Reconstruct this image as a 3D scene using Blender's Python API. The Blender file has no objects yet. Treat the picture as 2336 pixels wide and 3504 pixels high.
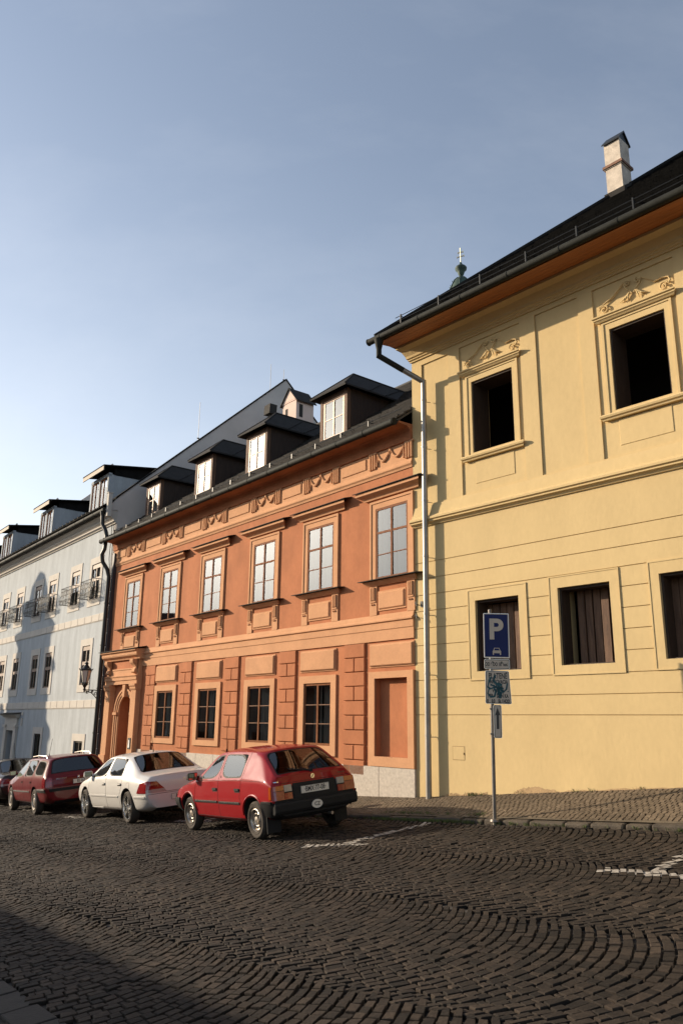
import bpy, bmesh, math, random
import numpy as np
from mathutils import Vector, Matrix
from mathutils.bvhtree import BVHTree
R = math.radians
random.seed(7); rng = np.random.default_rng(7)
scn = bpy.context.scene
COL = scn.collection

# ------------------------------------------------------------------ camera
cam_d = bpy.data.cameras.new('camera'); cam = bpy.data.objects.new('camera', cam_d); COL.objects.link(cam)
cam_d.sensor_fit = 'VERTICAL'; cam_d.sensor_height = 22.2; cam_d.sensor_width = 14.8
cam_d.lens = 17.222; cam_d.clip_end = 2000
p_, r_ = R(14.867), R(0.6615)
Rv = Vector((1, 0, 0)); Fv = Vector((0, math.cos(p_), math.sin(p_))); Uv = Vector((0, -math.sin(p_), math.cos(p_)))
cx = Rv*math.cos(r_) + Uv*math.sin(r_); cy = Uv*math.cos(r_) - Rv*math.sin(r_)
cam.matrix_world = Matrix(((cx.x, cy.x, -Fv.x, 0), (cx.y, cy.y, -Fv.y, 0), (cx.z, cy.z, -Fv.z, 1.8), (0, 0, 0, 1)))
scn.camera = cam

# ------------------------------------------------------------------ sky and sun
SUN_EL = R(18.2); SUN_DIR = Vector((-0.939*math.cos(SUN_EL), 0.344*math.cos(SUN_EL), math.sin(SUN_EL)))
world = bpy.data.worlds.new('World'); scn.world = world; world.use_nodes = True
wn, wl = world.node_tree.nodes, world.node_tree.links
wn.clear()
sky = wn.new('ShaderNodeTexSky'); sky.sky_type = 'NISHITA'; sky.sun_disc = False
sky.sun_elevation = SUN_EL; sky.sun_rotation = math.atan2(SUN_DIR.x, SUN_DIR.y)
sky.air_density = 1.0; sky.dust_density = 0.7; sky.ozone_density = 1.2; sky.altitude = 600
bg = wn.new('ShaderNodeBackground'); bg.inputs['Strength'].default_value = 0.112
out = wn.new('ShaderNodeOutputWorld')
# thin streaky cirrus mixed into the sky colour by direction
tc = wn.new('ShaderNodeTexCoord'); mp = wn.new('ShaderNodeMapping'); mp.inputs['Scale'].default_value = (2.2, 7.0, 5.0)
mp.inputs['Rotation'].default_value = (0.3, 0.5, 0.4)
nz = wn.new('ShaderNodeTexNoise'); nz.inputs['Scale'].default_value = 1.3; nz.inputs['Detail'].default_value = 7; nz.inputs['Roughness'].default_value = 0.6
cr = wn.new('ShaderNodeMapRange'); cr.inputs['From Min'].default_value = 0.46; cr.inputs['From Max'].default_value = 0.8; cr.inputs['To Min'].default_value = 0.075; cr.inputs['To Max'].default_value = 0.125
mx = wn.new('ShaderNodeMix'); mx.data_type = 'RGBA'
mx.inputs['B'].default_value = (9.0, 9.0, 9.0, 1)
wl.new(tc.outputs['Generated'], mp.inputs['Vector']); wl.new(mp.outputs[0], nz.inputs['Vector']); wl.new(nz.outputs['Fac'], cr.inputs['Value'])
sx = wn.new('ShaderNodeSeparateXYZ'); wl.new(tc.outputs['Generated'], sx.inputs[0])
hz = wn.new('ShaderNodeMapRange'); hz.inputs['From Min'].default_value = 0.0; hz.inputs['From Max'].default_value = 0.75; hz.inputs['To Min'].default_value = 1.0; hz.inputs['To Max'].default_value = 0.0
wl.new(sx.outputs['Z'], hz.inputs['Value'])
pw = wn.new('ShaderNodeMath'); pw.operation = 'POWER'; pw.inputs[1].default_value = 1.8; wl.new(hz.outputs[0], pw.inputs[0])
sc_ = wn.new('ShaderNodeMath'); sc_.operation = 'MULTIPLY_ADD'; sc_.inputs[1].default_value = 0.30; wl.new(pw.outputs[0], sc_.inputs[0]); wl.new(cr.outputs[0], sc_.inputs[2])
dt = wn.new('ShaderNodeVectorMath'); dt.operation = 'DOT_PRODUCT'; dt.inputs[1].default_value = SUN_DIR; wl.new(tc.outputs['Generated'], dt.inputs[0])
dc = wn.new('ShaderNodeMapRange'); dc.inputs['From Min'].default_value = 0.0; dc.inputs['From Max'].default_value = 1.0; wl.new(dt.outputs['Value'], dc.inputs['Value'])
dp_ = wn.new('ShaderNodeMath'); dp_.operation = 'POWER'; dp_.inputs[1].default_value = 2.0; wl.new(dc.outputs[0], dp_.inputs[0])
ds = wn.new('ShaderNodeMath'); ds.operation = 'MULTIPLY_ADD'; ds.inputs[1].default_value = 0.10; wl.new(dp_.outputs[0], ds.inputs[0]); wl.new(sc_.outputs[0], ds.inputs[2])
sh_ = wn.new('ShaderNodeMath'); sh_.operation = 'MULTIPLY'; wl.new(dp_.outputs[0], sh_.inputs[0]); wl.new(pw.outputs[0], sh_.inputs[1])
s2_ = wn.new('ShaderNodeMath'); s2_.operation = 'MULTIPLY_ADD'; s2_.inputs[1].default_value = 0.75; wl.new(sh_.outputs[0], s2_.inputs[0]); wl.new(ds.outputs[0], s2_.inputs[2])
wl.new(s2_.outputs[0], mx.inputs['Factor']); wl.new(sky.outputs[0], mx.inputs['A']); ap = wn.new('ShaderNodeMath'); ap.operation = 'POWER'; ap.inputs[1].default_value = 60.0; wl.new(dc.outputs[0], ap.inputs[0])
ac_ = wn.new('ShaderNodeVectorMath'); ac_.operation = 'SCALE'; ac_.inputs[0].default_value = (42.0, 38.0, 32.0); wl.new(ap.outputs[0], ac_.inputs['Scale'])      # bright haze round the sun
ad = wn.new('ShaderNodeVectorMath'); ad.operation = 'ADD'; wl.new(mx.outputs['Result'], ad.inputs[0]); wl.new(ac_.outputs[0], ad.inputs[1])
wl.new(ad.outputs[0], bg.inputs['Color']); wl.new(bg.outputs[0], out.inputs[0])
sun_d = bpy.data.lights.new('sun', 'SUN'); sun_d.energy = 4.9; sun_d.angle = R(0.53); sun_d.color = (1.0, 0.83, 0.62)
sun = bpy.data.objects.new('sun', sun_d); COL.objects.link(sun)
sun.rotation_euler = SUN_DIR.to_track_quat('Z', 'Y').to_euler()
scn.view_settings.view_transform = 'Standard'; scn.view_settings.look = 'None'
scn.view_settings.exposure = 0.52; scn.view_settings.gamma = 1.0; scn.view_settings.use_curve_mapping = False

# ------------------------------------------------------------------ helpers
def ground(x, y): return 0.1086*x + 0.01273*y
GN = Vector((-0.1086, -0.01273, 1)).normalized()

def tag(o, label=None, cat=None, group=None, kind=None):
    if label: o['label'] = label
    if cat: o['category'] = cat
    if group: o['group'] = group
    if kind: o['kind'] = kind
    return o
def empty(name, loc=(0, 0, 0), rz=0.0):
    o = bpy.data.objects.new(name, None); COL.objects.link(o); o.location = loc; o.rotation_euler = (0, 0, rz)
    o.empty_display_size = 0.2
    return o
def copy_tree(o, parent=None):
    c = o.copy(); COL.objects.link(c)
    if parent is not None: c.parent = parent
    for ch in list(o.children): copy_tree(ch, c)
    return c
def link(name, me, mat, parent=None):
    o = bpy.data.objects.new(name, me); COL.objects.link(o)
    if mat is not None:
        for m in (mat if isinstance(mat, (list, tuple)) else [mat]): me.materials.append(m)
    if parent is not None: o.parent = parent
    return o

class MB:
    def __init__(s): s.v = []; s.f = []; s.m = []; s.sm = []
    def add(s, vs, fs, mi=0, smooth=False):
        b = len(s.v); s.v += [tuple(v) for v in vs]
        for f in fs: s.f.append(tuple(b+i for i in f)); s.m.append(mi); s.sm.append(smooth)
        return s
    def box(s, x0, x1, y0, y1, z0, z1, mi=0):
        if x1 < x0: x0, x1 = x1, x0
        if y1 < y0: y0, y1 = y1, y0
        if z1 < z0: z0, z1 = z1, z0
        v = [(x, y, z) for z in (z0, z1) for y in (y0, y1) for x in (x0, x1)]
        return s.add(v, [(0, 2, 3, 1), (4, 5, 7, 6), (0, 1, 5, 4), (2, 6, 7, 3), (0, 4, 6, 2), (1, 3, 7, 5)], mi)
    def bbox(s, x0, x1, y0, y1, z0, z1, b=0.012, mi=0):
        # box standing out of a wall (front at y0) with a chamfered front edge
        v = [(x0, y1, z0), (x1, y1, z0), (x1, y1, z1), (x0, y1, z1), (x0, y0+b, z0), (x1, y0+b, z0), (x1, y0+b, z1), (x0, y0+b, z1),
             (x0+b, y0, z0+b), (x1-b, y0, z0+b), (x1-b, y0, z1-b), (x0+b, y0, z1-b)]
        f = [(8, 9, 10, 11)]
        for a in range(4):
            c = (a+1) % 4
            f += [(a, c, 4+c, 4+a), (4+a, 4+c, 8+c, 8+a)]
        return s.add(v, f, mi)
    def hexa(s, v8, mi=0):
        return s.add(v8, [(3, 2, 1, 0), (4, 5, 6, 7), (0, 1, 5, 4), (1, 2, 6, 5), (2, 3, 7, 6), (3, 0, 4, 7)], mi)
    def prof_x(s, prof, x0, x1, mi=0, m0=0.0, m1=0.0):
        # profile [(y,z)...] extruded along x, closed; m0/m1 mitre the ends outwards by that many units per unit of -y
        n = len(prof); v = [(x0+m0*y, y, z) for y, z in prof]+[(x1-m1*y, y, z) for y, z in prof]
        f = [tuple(range(n))[::-1], tuple(range(n, 2*n))]+[(i, (i+1) % n, n+(i+1) % n, n+i) for i in range(n)]
        return s.add(v, f, mi)
    def poly_y(s, pts, y0, y1, mi=0):
        # polygon [(x,z)...] extruded along y
        n = len(pts); v = [(x, y0, z) for x, z in pts]+[(x, y1, z) for x, z in pts]
        f = [tuple(range(n)), tuple(range(n, 2*n))[::-1]]+[((i+1) % n, i, n+i, n+(i+1) % n) for i in range(n)]
        return s.add(v, f, mi)
    def tube(s, pts, r, n=8, mi=0, cap=True, closed=False):
        pts = [Vector(p) for p in pts]; N = len(pts); rs = r if isinstance(r, (list, tuple)) else [r]*N
        rings = []; up = None
        for i, p in enumerate(pts):
            a = pts[i-1] if (i > 0 or closed) else p; b = pts[(i+1) % N] if (i < N-1 or closed) else p
            d = (b-a).normalized() if (b-a).length > 1e-9 else Vector((0, 0, 1))
            if up is None: up = Vector((0, 0, 1)) if abs(d.z) < 0.9 else Vector((1, 0, 0))
            u = d.cross(up)
            if u.length < 1e-6: u = d.orthogonal()
            u.normalize(); w = u.cross(d).normalized(); up = w
            rings.append([p+(u*math.cos(2*math.pi*k/n)+w*math.sin(2*math.pi*k/n))*rs[i] for k in range(n)])
        v = [q for rg in rings for q in rg]; f = []
        for i in range(N if closed else N-1):
            j = (i+1) % N
            for k in range(n): f.append((i*n+k, i*n+(k+1) % n, j*n+(k+1) % n, j*n+k))
        if cap and not closed: f += [tuple(range(n))[::-1], tuple(range((N-1)*n, N*n))]
        return s.add(v, f, mi, True)
    def lathe(s, prof, c=(0, 0, 0), axis='z', n=24, mi=0, smooth=True, a0=0.0, cap=True):
        # prof [(r, h)...]
        v = []; f = []
        for r, h in prof:
            for k in range(n):
                a = a0+2*math.pi*k/n; p = (r*math.cos(a), r*math.sin(a), h)
                if axis == 'x': p = (p[2], p[0], p[1])
                if axis == 'y': p = (p[0], p[2], p[1])
                v.append((p[0]+c[0], p[1]+c[1], p[2]+c[2]))
        for i in range(len(prof)-1):
            for k in range(n): f.append((i*n+k, i*n+(k+1) % n, (i+1)*n+(k+1) % n, (i+1)*n+k))
        if cap: f += [tuple(range(n))[::-1], tuple(range((len(prof)-1)*n, len(prof)*n))]
        return s.add(v, f, mi, smooth)
    def frame(s, x0, x1, z0, z1, w, y0, y1, mi=0, b=0.0):
        # picture frame lying outside the opening x0..x1, z0..z1
        for (a, c, d, e) in ((x0-w, x0, z0-w, z1+w), (x1, x1+w, z0-w, z1+w), (x0, x1, z1, z1+w), (x0, x1, z0-w, z0)): s.box(a, c, y0, y1, d, e, mi)
        return s
    def build(s, name, mat, parent=None, loc=None, fixn=True):
        me = bpy.data.meshes.new(name); me.from_pydata(s.v, [], s.f)
        me.polygons.foreach_set('material_index', s.m); me.polygons.foreach_set('use_smooth', s.sm); me.update()
        if fixn: bm = bmesh.new(); bm.from_mesh(me); bmesh.ops.recalc_face_normals(bm, faces=bm.faces[:]); bm.to_mesh(me); bm.free()
        if any(s.sm): me.set_sharp_from_angle(angle=R(40))
        return link(name, me, mat, parent)

def text_mesh(body, size, name, mat, parent, M, depth=0.002, extra_w=0.0, align='CENTER', shear=0.0):
    cu = bpy.data.curves.new(name, 'FONT'); cu.body = body; cu.size = size; cu.extrude = depth; cu.align_x = align; cu.align_y = 'CENTER'; cu.offset = extra_w; cu.shear = shear
    t = bpy.data.objects.new(name, cu); COL.objects.link(t)
    dg = bpy.context.evaluated_depsgraph_get(); me = bpy.data.meshes.new_from_object(t.evaluated_get(dg))
    bpy.data.objects.remove(t); bpy.data.curves.remove(cu)
    me.transform(M); me.materials.clear()
    return link(name, me, mat, parent)

# ------------------------------------------------------------------ materials
def nodes_of(name):
    m = bpy.data.materials.new(name); m.use_nodes = True
    return m, m.node_tree.nodes, m.node_tree.links, m.node_tree.nodes['Principled BSDF']
def M(name, col, rough=0.8, var=0.0, scale=3.0, bump=0.0, bscale=60.0, metal=0.0, stretch=(1, 1, 1), spec=0.5, fine=0.0, col2=None, coat=0.0, bdist=0.01):
    m, n, l, b = nodes_of(name)
    b.inputs['Roughness'].default_value = rough; b.inputs['Metallic'].default_value = metal; b.inputs['Specular IOR Level'].default_value = spec
    b.inputs['Coat Weight'].default_value = coat; b.inputs['Coat Roughness'].default_value = 0.04
    b.inputs['Base Color'].default_value = (*col, 1)
    if var > 0 or bump > 0:
        t = n.new('ShaderNodeTexCoord'); mpn = n.new('ShaderNodeMapping'); mpn.inputs['Scale'].default_value = stretch
        l.new(t.outputs['Object'], mpn.inputs['Vector'])
    if var > 0:
        a = n.new('ShaderNodeTexNoise'); a.inputs['Scale'].default_value = scale; a.inputs['Detail'].default_value = 8; a.inputs['Roughness'].default_value = 0.62
        l.new(mpn.outputs[0], a.inputs['Vector'])
        rmp = n.new('ShaderNodeMapRange'); rmp.inputs['From Min'].default_value = 0.28; rmp.inputs['From Max'].default_value = 0.72
        l.new(a.outputs['Fac'], rmp.inputs['Value'])
        mix = n.new('ShaderNodeMix'); mix.data_type = 'RGBA'
        lo = tuple(c*(1-var) for c in col) if col2 is None else col2; hi = tuple(min(1, c*(1+var)) for c in col) if col2 is None else col
        mix.inputs['A'].default_value = (*lo, 1); mix.inputs['B'].default_value = (*hi, 1)
        l.new(rmp.outputs[0], mix.inputs['Factor']); res = mix.outputs['Result']
        if fine > 0:
            a2 = n.new('ShaderNodeTexNoise'); a2.inputs['Scale'].default_value = scale*14; a2.inputs['Detail'].default_value = 4
            l.new(mpn.outputs[0], a2.inputs['Vector'])
            r2 = n.new('ShaderNodeMapRange'); r2.inputs['From Min'].default_value = 0.3; r2.inputs['From Max'].default_value = 0.7
            r2.inputs['To Min'].default_value = 1-fine; r2.inputs['To Max'].default_value = 1+fine; l.new(a2.outputs['Fac'], r2.inputs['Value'])
            mm = n.new('ShaderNodeMix'); mm.data_type = 'RGBA'; mm.blend_type = 'MULTIPLY'; mm.inputs['Factor'].default_value = 1
            l.new(res, mm.inputs['A']); l.new(r2.outputs[0], mm.inputs['B']); res = mm.outputs['Result']
        l.new(res, b.inputs['Base Color'])
    if bump > 0:
        c = n.new('ShaderNodeTexNoise'); c.inputs['Scale'].default_value = bscale; c.inputs['Detail'].default_value = 5
        l.new(mpn.outputs[0], c.inputs['Vector'])
        bp = n.new('ShaderNodeBump'); bp.inputs['Strength'].default_value = bump; bp.inputs['Distance'].default_value = bdist
        l.new(c.outputs['Fac'], bp.inputs['Height']); l.new(bp.outputs[0], b.inputs['Normal'])
    return m
def glass(name, ior=1.6, tint=(0.6, 0.66, 0.64), rough=0.01, wav=0.0):
    m, n, l, b = nodes_of(name); n.remove(b)
    fr = n.new('ShaderNodeFresnel'); fr.inputs['IOR'].default_value = ior
    tr = n.new('ShaderNodeBsdfTransparent'); tr.inputs['Color'].default_value = (*tint, 1)
    gl = n.new('ShaderNodeBsdfGlossy'); gl.inputs['Roughness'].default_value = rough; gl.inputs['Color'].default_value = (0.96, 0.97, 0.97, 1)
    if wav > 0:
        t = n.new('ShaderNodeTexCoord'); c = n.new('ShaderNodeTexNoise'); c.inputs['Scale'].default_value = 2.5
        bp = n.new('ShaderNodeBump'); bp.inputs['Strength'].default_value = wav; bp.inputs['Distance'].default_value = 0.02
        l.new(t.outputs['Object'], c.inputs['Vector']); l.new(c.outputs['Fac'], bp.inputs['Height']); l.new(bp.outputs[0], gl.inputs['Normal'])
    mxs = n.new('ShaderNodeMixShader'); l.new(fr.outputs[0], mxs.inputs[0]); l.new(tr.outputs[0], mxs.inputs[1]); l.new(gl.outputs[0], mxs.inputs[2])
    l.new(mxs.outputs[0], n['Material Output'].inputs[0])
    return m
def stone_mat(name, dark, light, joint, rough=0.75, bump=0.8, bscale=45):
    m, n, l, b = nodes_of(name)
    at = n.new('ShaderNodeAttribute'); at.attribute_name = 'tone'
    mix = n.new('ShaderNodeMix'); mix.data_type = 'RGBA'; mix.inputs['A'].default_value = (*dark, 1); mix.inputs['B'].default_value = (*light, 1)
    l.new(at.outputs['Fac'], mix.inputs['Factor'])
    t = n.new('ShaderNodeTexCoord'); a = n.new('ShaderNodeTexNoise'); a.inputs['Scale'].default_value = 30; a.inputs['Detail'].default_value = 6
    big = n.new('ShaderNodeTexNoise'); big.inputs['Scale'].default_value = 0.55; big.inputs['Detail'].default_value = 5
    l.new(t.outputs['Object'], a.inputs['Vector']); l.new(t.outputs['Object'], big.inputs['Vector'])
    r1 = n.new('ShaderNodeMapRange'); r1.inputs['From Min'].default_value = 0.3; r1.inputs['From Max'].default_value = 0.7; r1.inputs['To Min'].default_value = 0.7; r1.inputs['To Max'].default_value = 1.3
    r2 = n.new('ShaderNodeMapRange'); r2.inputs['From Min'].default_value = 0.35; r2.inputs['From Max'].default_value = 0.65; r2.inputs['To Min'].default_value = 0.72; r2.inputs['To Max'].default_value = 1.25
    l.new(a.outputs['Fac'], r1.inputs['Value']); l.new(big.outputs['Fac'], r2.inputs['Value'])
    mu = n.new('ShaderNodeMath'); mu.operation = 'MULTIPLY'; l.new(r1.outputs[0], mu.inputs[0]); l.new(r2.outputs[0], mu.inputs[1])
    mm = n.new('ShaderNodeMix'); mm.data_type = 'RGBA'; mm.blend_type = 'MULTIPLY'; mm.inputs['Factor'].default_value = 1
    l.new(mix.outputs['Result'], mm.inputs['A']); l.new(mu.outputs[0], mm.inputs['B'])
    l.new(mm.outputs['Result'], b.inputs['Base Color']); b.inputs['Roughness'].default_value = 0.85; b.inputs['Specular IOR Level'].default_value = 0.25
    c = n.new('ShaderNodeTexNoise'); c.inputs['Scale'].default_value = bscale; c.inputs['Detail'].default_value = 4; l.new(t.outputs['Object'], c.inputs['Vector'])
    bp = n.new('ShaderNodeBump'); bp.inputs['Strength'].default_value = bump; bp.inputs['Distance'].default_value = 0.006
    l.new(c.outputs['Fac'], bp.inputs['Height']); l.new(bp.outputs[0], b.inputs['Normal'])
    return m
def paint(name, col, rough=0.28, coat=1.0, metal=0.0):
    # car paint outside, dark lining on the back faces
    m, n, l, b = nodes_of(name)
    b.inputs['Base Color'].default_value = (*col, 1); b.inputs['Roughness'].default_value = rough; b.inputs['Metallic'].default_value = metal
    b.inputs['Specular IOR Level'].default_value = 0.06; b.inputs['Coat Weight'].default_value = coat*0.6; b.inputs['Coat Roughness'].default_value = 0.035
    g = n.new('ShaderNodeNewGeometry'); d = n.new('ShaderNodeBsdfDiffuse'); d.inputs['Color'].default_value = (0.03, 0.03, 0.03, 1)
    x = n.new('ShaderNodeMixShader'); l.new(g.outputs['Backfacing'], x.inputs[0]); l.new(b.outputs[0], x.inputs[1]); l.new(d.outputs[0], x.inputs[2])
    l.new(x.outputs[0], n['Material Output'].inputs[0])
    # dust film
    t = n.new('ShaderNodeTexCoord'); a = n.new('ShaderNodeTexNoise'); a.inputs['Scale'].default_value = 6; a.inputs['Detail'].default_value = 6
    l.new(t.outputs['Object'], a.inputs['Vector'])
    r = n.new('ShaderNodeMapRange'); r.inputs['To Min'].default_value = rough*0.8; r.inputs['To Max'].default_value = rough*1.5; l.new(a.outputs['Fac'], r.inputs['Value']); l.new(r.outputs[0], b.inputs['Roughness'])
    return m

m_yel = M('yellow_plaster', (0.57, 0.425, 0.215), 0.9, 0.075, 1.0, 0.3, 16, fine=0.025, spec=0.2, stretch=(1, 1, 0.6))
m_ora = M('orange_plaster', (0.395, 0.152, 0.070), 0.9, 0.2, 1.6, 0.35, 22, fine=0.05, spec=0.2, stretch=(1, 1, 0.6))
m_pea = M('peach_plaster', (0.52, 0.275, 0.145), 0.9, 0.11, 1.8, 0.3, 30, fine=0.04, spec=0.2)
m_blu = M('pale_blue_plaster', (0.39, 0.415, 0.43), 0.9, 0.17, 2.6, 0.35, 22, fine=0.06, spec=0.2, stretch=(1, 1, 0.22))
m_cre = M('cream_plaster', (0.53, 0.49, 0.435), 0.9, 0.07, 2.0, 0.3, 30, spec=0.2)
m_gry = M('grey_gable_plaster', (0.56, 0.51, 0.47), 0.95, 0.1, 1.0, 0.3, 25, spec=0.2)
m_gra = M('granite', (0.42, 0.37, 0.31), 0.75, 0.22, 18, 0.3, 60, fine=0.2)
m_tile = M('dark_roof_shingle', (0.045, 0.04, 0.036), 0.7, 0.45, 4.0, 0.5, 30, fine=0.2)
m_tilb = M('black_roof_shingle', (0.011, 0.0105, 0.010), 0.9, 0.45, 4.0, 0.5, 30, fine=0.2, spec=0.1)
m_sheet = M('dark_sheet_metal', (0.036, 0.033, 0.03), 0.85, 0.2, 5, 0.1, 20, metal=0.0, spec=0.15)
m_gut = M('weathered_gutter_metal', (0.020, 0.021, 0.017), 0.75, 0.3, 7, 0.1, 20, metal=0.0, spec=0.2)
m_zinc = M('new_zinc', (0.30, 0.28, 0.25), 0.48, 0.2, 4, 0.05, 20, metal=0.7)
m_blk = M('black_iron', (0.014, 0.015, 0.014), 0.45, 0.2, 10, 0.1, 60, metal=0.2)
m_dwood = M('dark_brown_wood', (0.038, 0.022, 0.013), 0.75, 0.35, 6, 0.4, 30, stretch=(4, 4, 0.5))
m_shut = M('weathered_board', (0.13, 0.072, 0.043), 0.8, 0.45, 5, 0.5, 25, stretch=(5, 5, 0.5), fine=0.2)
m_soff = M('stained_pine_boards', (0.30, 0.105, 0.03), 0.6, 0.28, 3, 0.2, 30, stretch=(0.5, 6, 6))
m_wfr = M('redbrown_window_wood', (0.19, 0.078, 0.036), 0.85, 0.2, 8, 0.1, 50, spec=0.1)
m_mfr = M('worn_glazing_bar', (0.23, 0.14, 0.095), 0.85, 0.3, 12, 0.1, 50, spec=0.1)
m_ufr = M('pinkish_window_wood', (0.22, 0.10, 0.058), 0.85, 0.15, 8, 0.1, 50, spec=0.1)
m_lfr = M('light_window_wood', (0.62, 0.38, 0.24), 0.5, 0.15, 8, 0.1, 50)
m_cur = M('white_curtain', (0.72, 0.70, 0.66), 0.9, 0.12, 6, 0.2, 12, stretch=(8, 8, 0.3))
m_gcur = M('grey_curtain', (0.46, 0.42, 0.36), 0.95, 0.35, 9, 0.2, 12, stretch=(9, 9, 0.3))
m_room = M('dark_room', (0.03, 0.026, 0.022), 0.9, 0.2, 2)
m_win = glass('window_glass', 2.1, (0.72, 0.74, 0.72), 0.0, 0.0)
m_wgl = glass('ground_window_glass', 1.45, (0.6, 0.6, 0.58), 0.0, 0.0)
m_dgl = glass('dormer_glass', 2.0, (0.6, 0.6, 0.6), 0.0, 0.0)
m_bwood = M('taupe_window_wood', (0.20, 0.13, 0.09), 0.6, 0.2, 8, 0.1, 50)
m_door = M('dark_door_wood', (0.045, 0.018, 0.010), 0.5, 0.3, 6, 0.2, 30, stretch=(4, 4, 0.5))
m_white = M('white_paint', (0.78, 0.77, 0.74), 0.5, 0.05, 8)
m_copper = M('green_copper', (0.035, 0.065, 0.05), 0.7, 0.35, 1.5, 0.2, 5)
m_gild = M('gilded_metal', (0.75, 0.66, 0.42), 0.35, 0.1, 5, metal=0.8)
m_pink = M('pale_pink_plaster', (0.66, 0.50, 0.42), 0.9, 0.08, 2.0, 0.3, 20)
m_chim = M('whitewashed_plaster', (0.56, 0.48, 0.39), 0.9, 0.30, 4.5, 0.4, 14, fine=0.08)
m_brick = M('brick_course', (0.22, 0.12, 0.08), 0.9, 0.3, 8, 0.4, 20)

# ------------------------------------------------------------------ setting: road, cobbles, pavement
K = Vector((1.43225, 15.3, 0.0))
AO, AY, AB = R(38.71), R(41.8), R(37.5)
def frame_of(A): return Vector((math.sin(A), -math.cos(A), 0)), Vector((math.cos(A), math.sin(A), 0)), -(math.pi/2-A)
dO, nO, rzO = frame_of(AO); dY, nY, rzY = frame_of(AY); dB, nB, rzB = frame_of(AB)
KB = K-dO*14.75
KERB = -1.31          # kerb front, in the yellow house's frame
def Yp(x, y): v = K+dY*x+nY*y; return v.x, v.y
m_road = M('road_sand_joint', (0.032, 0.026, 0.021), 0.95, 0.3, 3, 0.4, 60)
mb = MB(); S = 260
mb.add([(x, y, ground(x, y)-0.03 if abs(x) < 61 else ground(x, y)-0.03) for y in (-S, S) for x in (-S, S)], [(0, 1, 3, 2)])
tag(mb.build('road', m_road), kind='structure')

def stones_mesh(name, cells, tone, mat, hgt, zfun, kind, bev=0.012, rough=0.004, tl=0.035):
    # cells: (N,4,2) corner positions, already shrunk by the joints; each becomes a domed block
    N = len(cells); cen = cells.mean(1, keepdims=True)
    d = cells-cen; ln = np.linalg.norm(d, axis=2, keepdims=True)
    top = cen+d*np.clip(1-bev/ln, 0.3, 1); mid = cells
    def z(p): return zfun(p[..., 0], p[..., 1])
    dz = rng.normal(0, rough, (N, 1)); tilt = rng.normal(0, tl, (N, 1, 2))
    zt = z(top)+dz+((top-cen)*tilt).sum(2)+hgt
    zm = z(mid)+dz+((mid-cen)*tilt).sum(2)+hgt-bev*0.75
    zb = z(mid)-0.035
    ct = z(cen[:, 0])[:, None]+dz+hgt+0.0005
    V = np.concatenate([np.concatenate([top, zt[..., None]], 2), np.concatenate([mid, zm[..., None]], 2), np.concatenate([mid, zb[..., None]], 2), np.concatenate([cen, ct[..., None]], 2)], 1)
    V = V.reshape(-1, 3)
    base = (np.arange(N)*13)[:, None, None]
    tri = np.array([[0, 1, 12], [1, 2, 12], [2, 3, 12], [3, 0, 12]])[None]+base
    q = []
    for k in range(4):
        j = (k+1) % 4
        q += [[4+k, 4+j, j, k], [8+k, 8+j, 4+j, 4+k]]
    q = np.array(q)[None]+base
    loops = np.concatenate([tri.reshape(N, -1), q.reshape(N, -1)], 1).reshape(-1)
    cnt = np.tile(np.array([3]*4+[4]*8), N)
    me = bpy.data.meshes.new(name); me.vertices.add(len(V)); me.vertices.foreach_set('co', V.astype(np.float32).ravel())
    me.loops.add(len(loops)); me.loops.foreach_set('vertex_index', loops.astype(np.int32))
    me.polygons.add(len(cnt)); st = np.concatenate([[0], np.cumsum(cnt)[:-1]]).astype(np.int32)
    me.polygons.foreach_set('loop_start', st); me.polygons.foreach_set('loop_total', cnt.astype(np.int32))
    sm = np.tile(np.array([False]*12), N); me.polygons.foreach_set('use_smooth', sm)
    me.update(calc_edges=True)
    a = me.attributes.new('tone', 'FLOAT', 'POINT'); a.data.foreach_set('value', np.repeat(tone, 13).astype(np.float32))
    o = link(name, me, mat); tag(o, kind=kind)
    return o, top, zt

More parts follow.
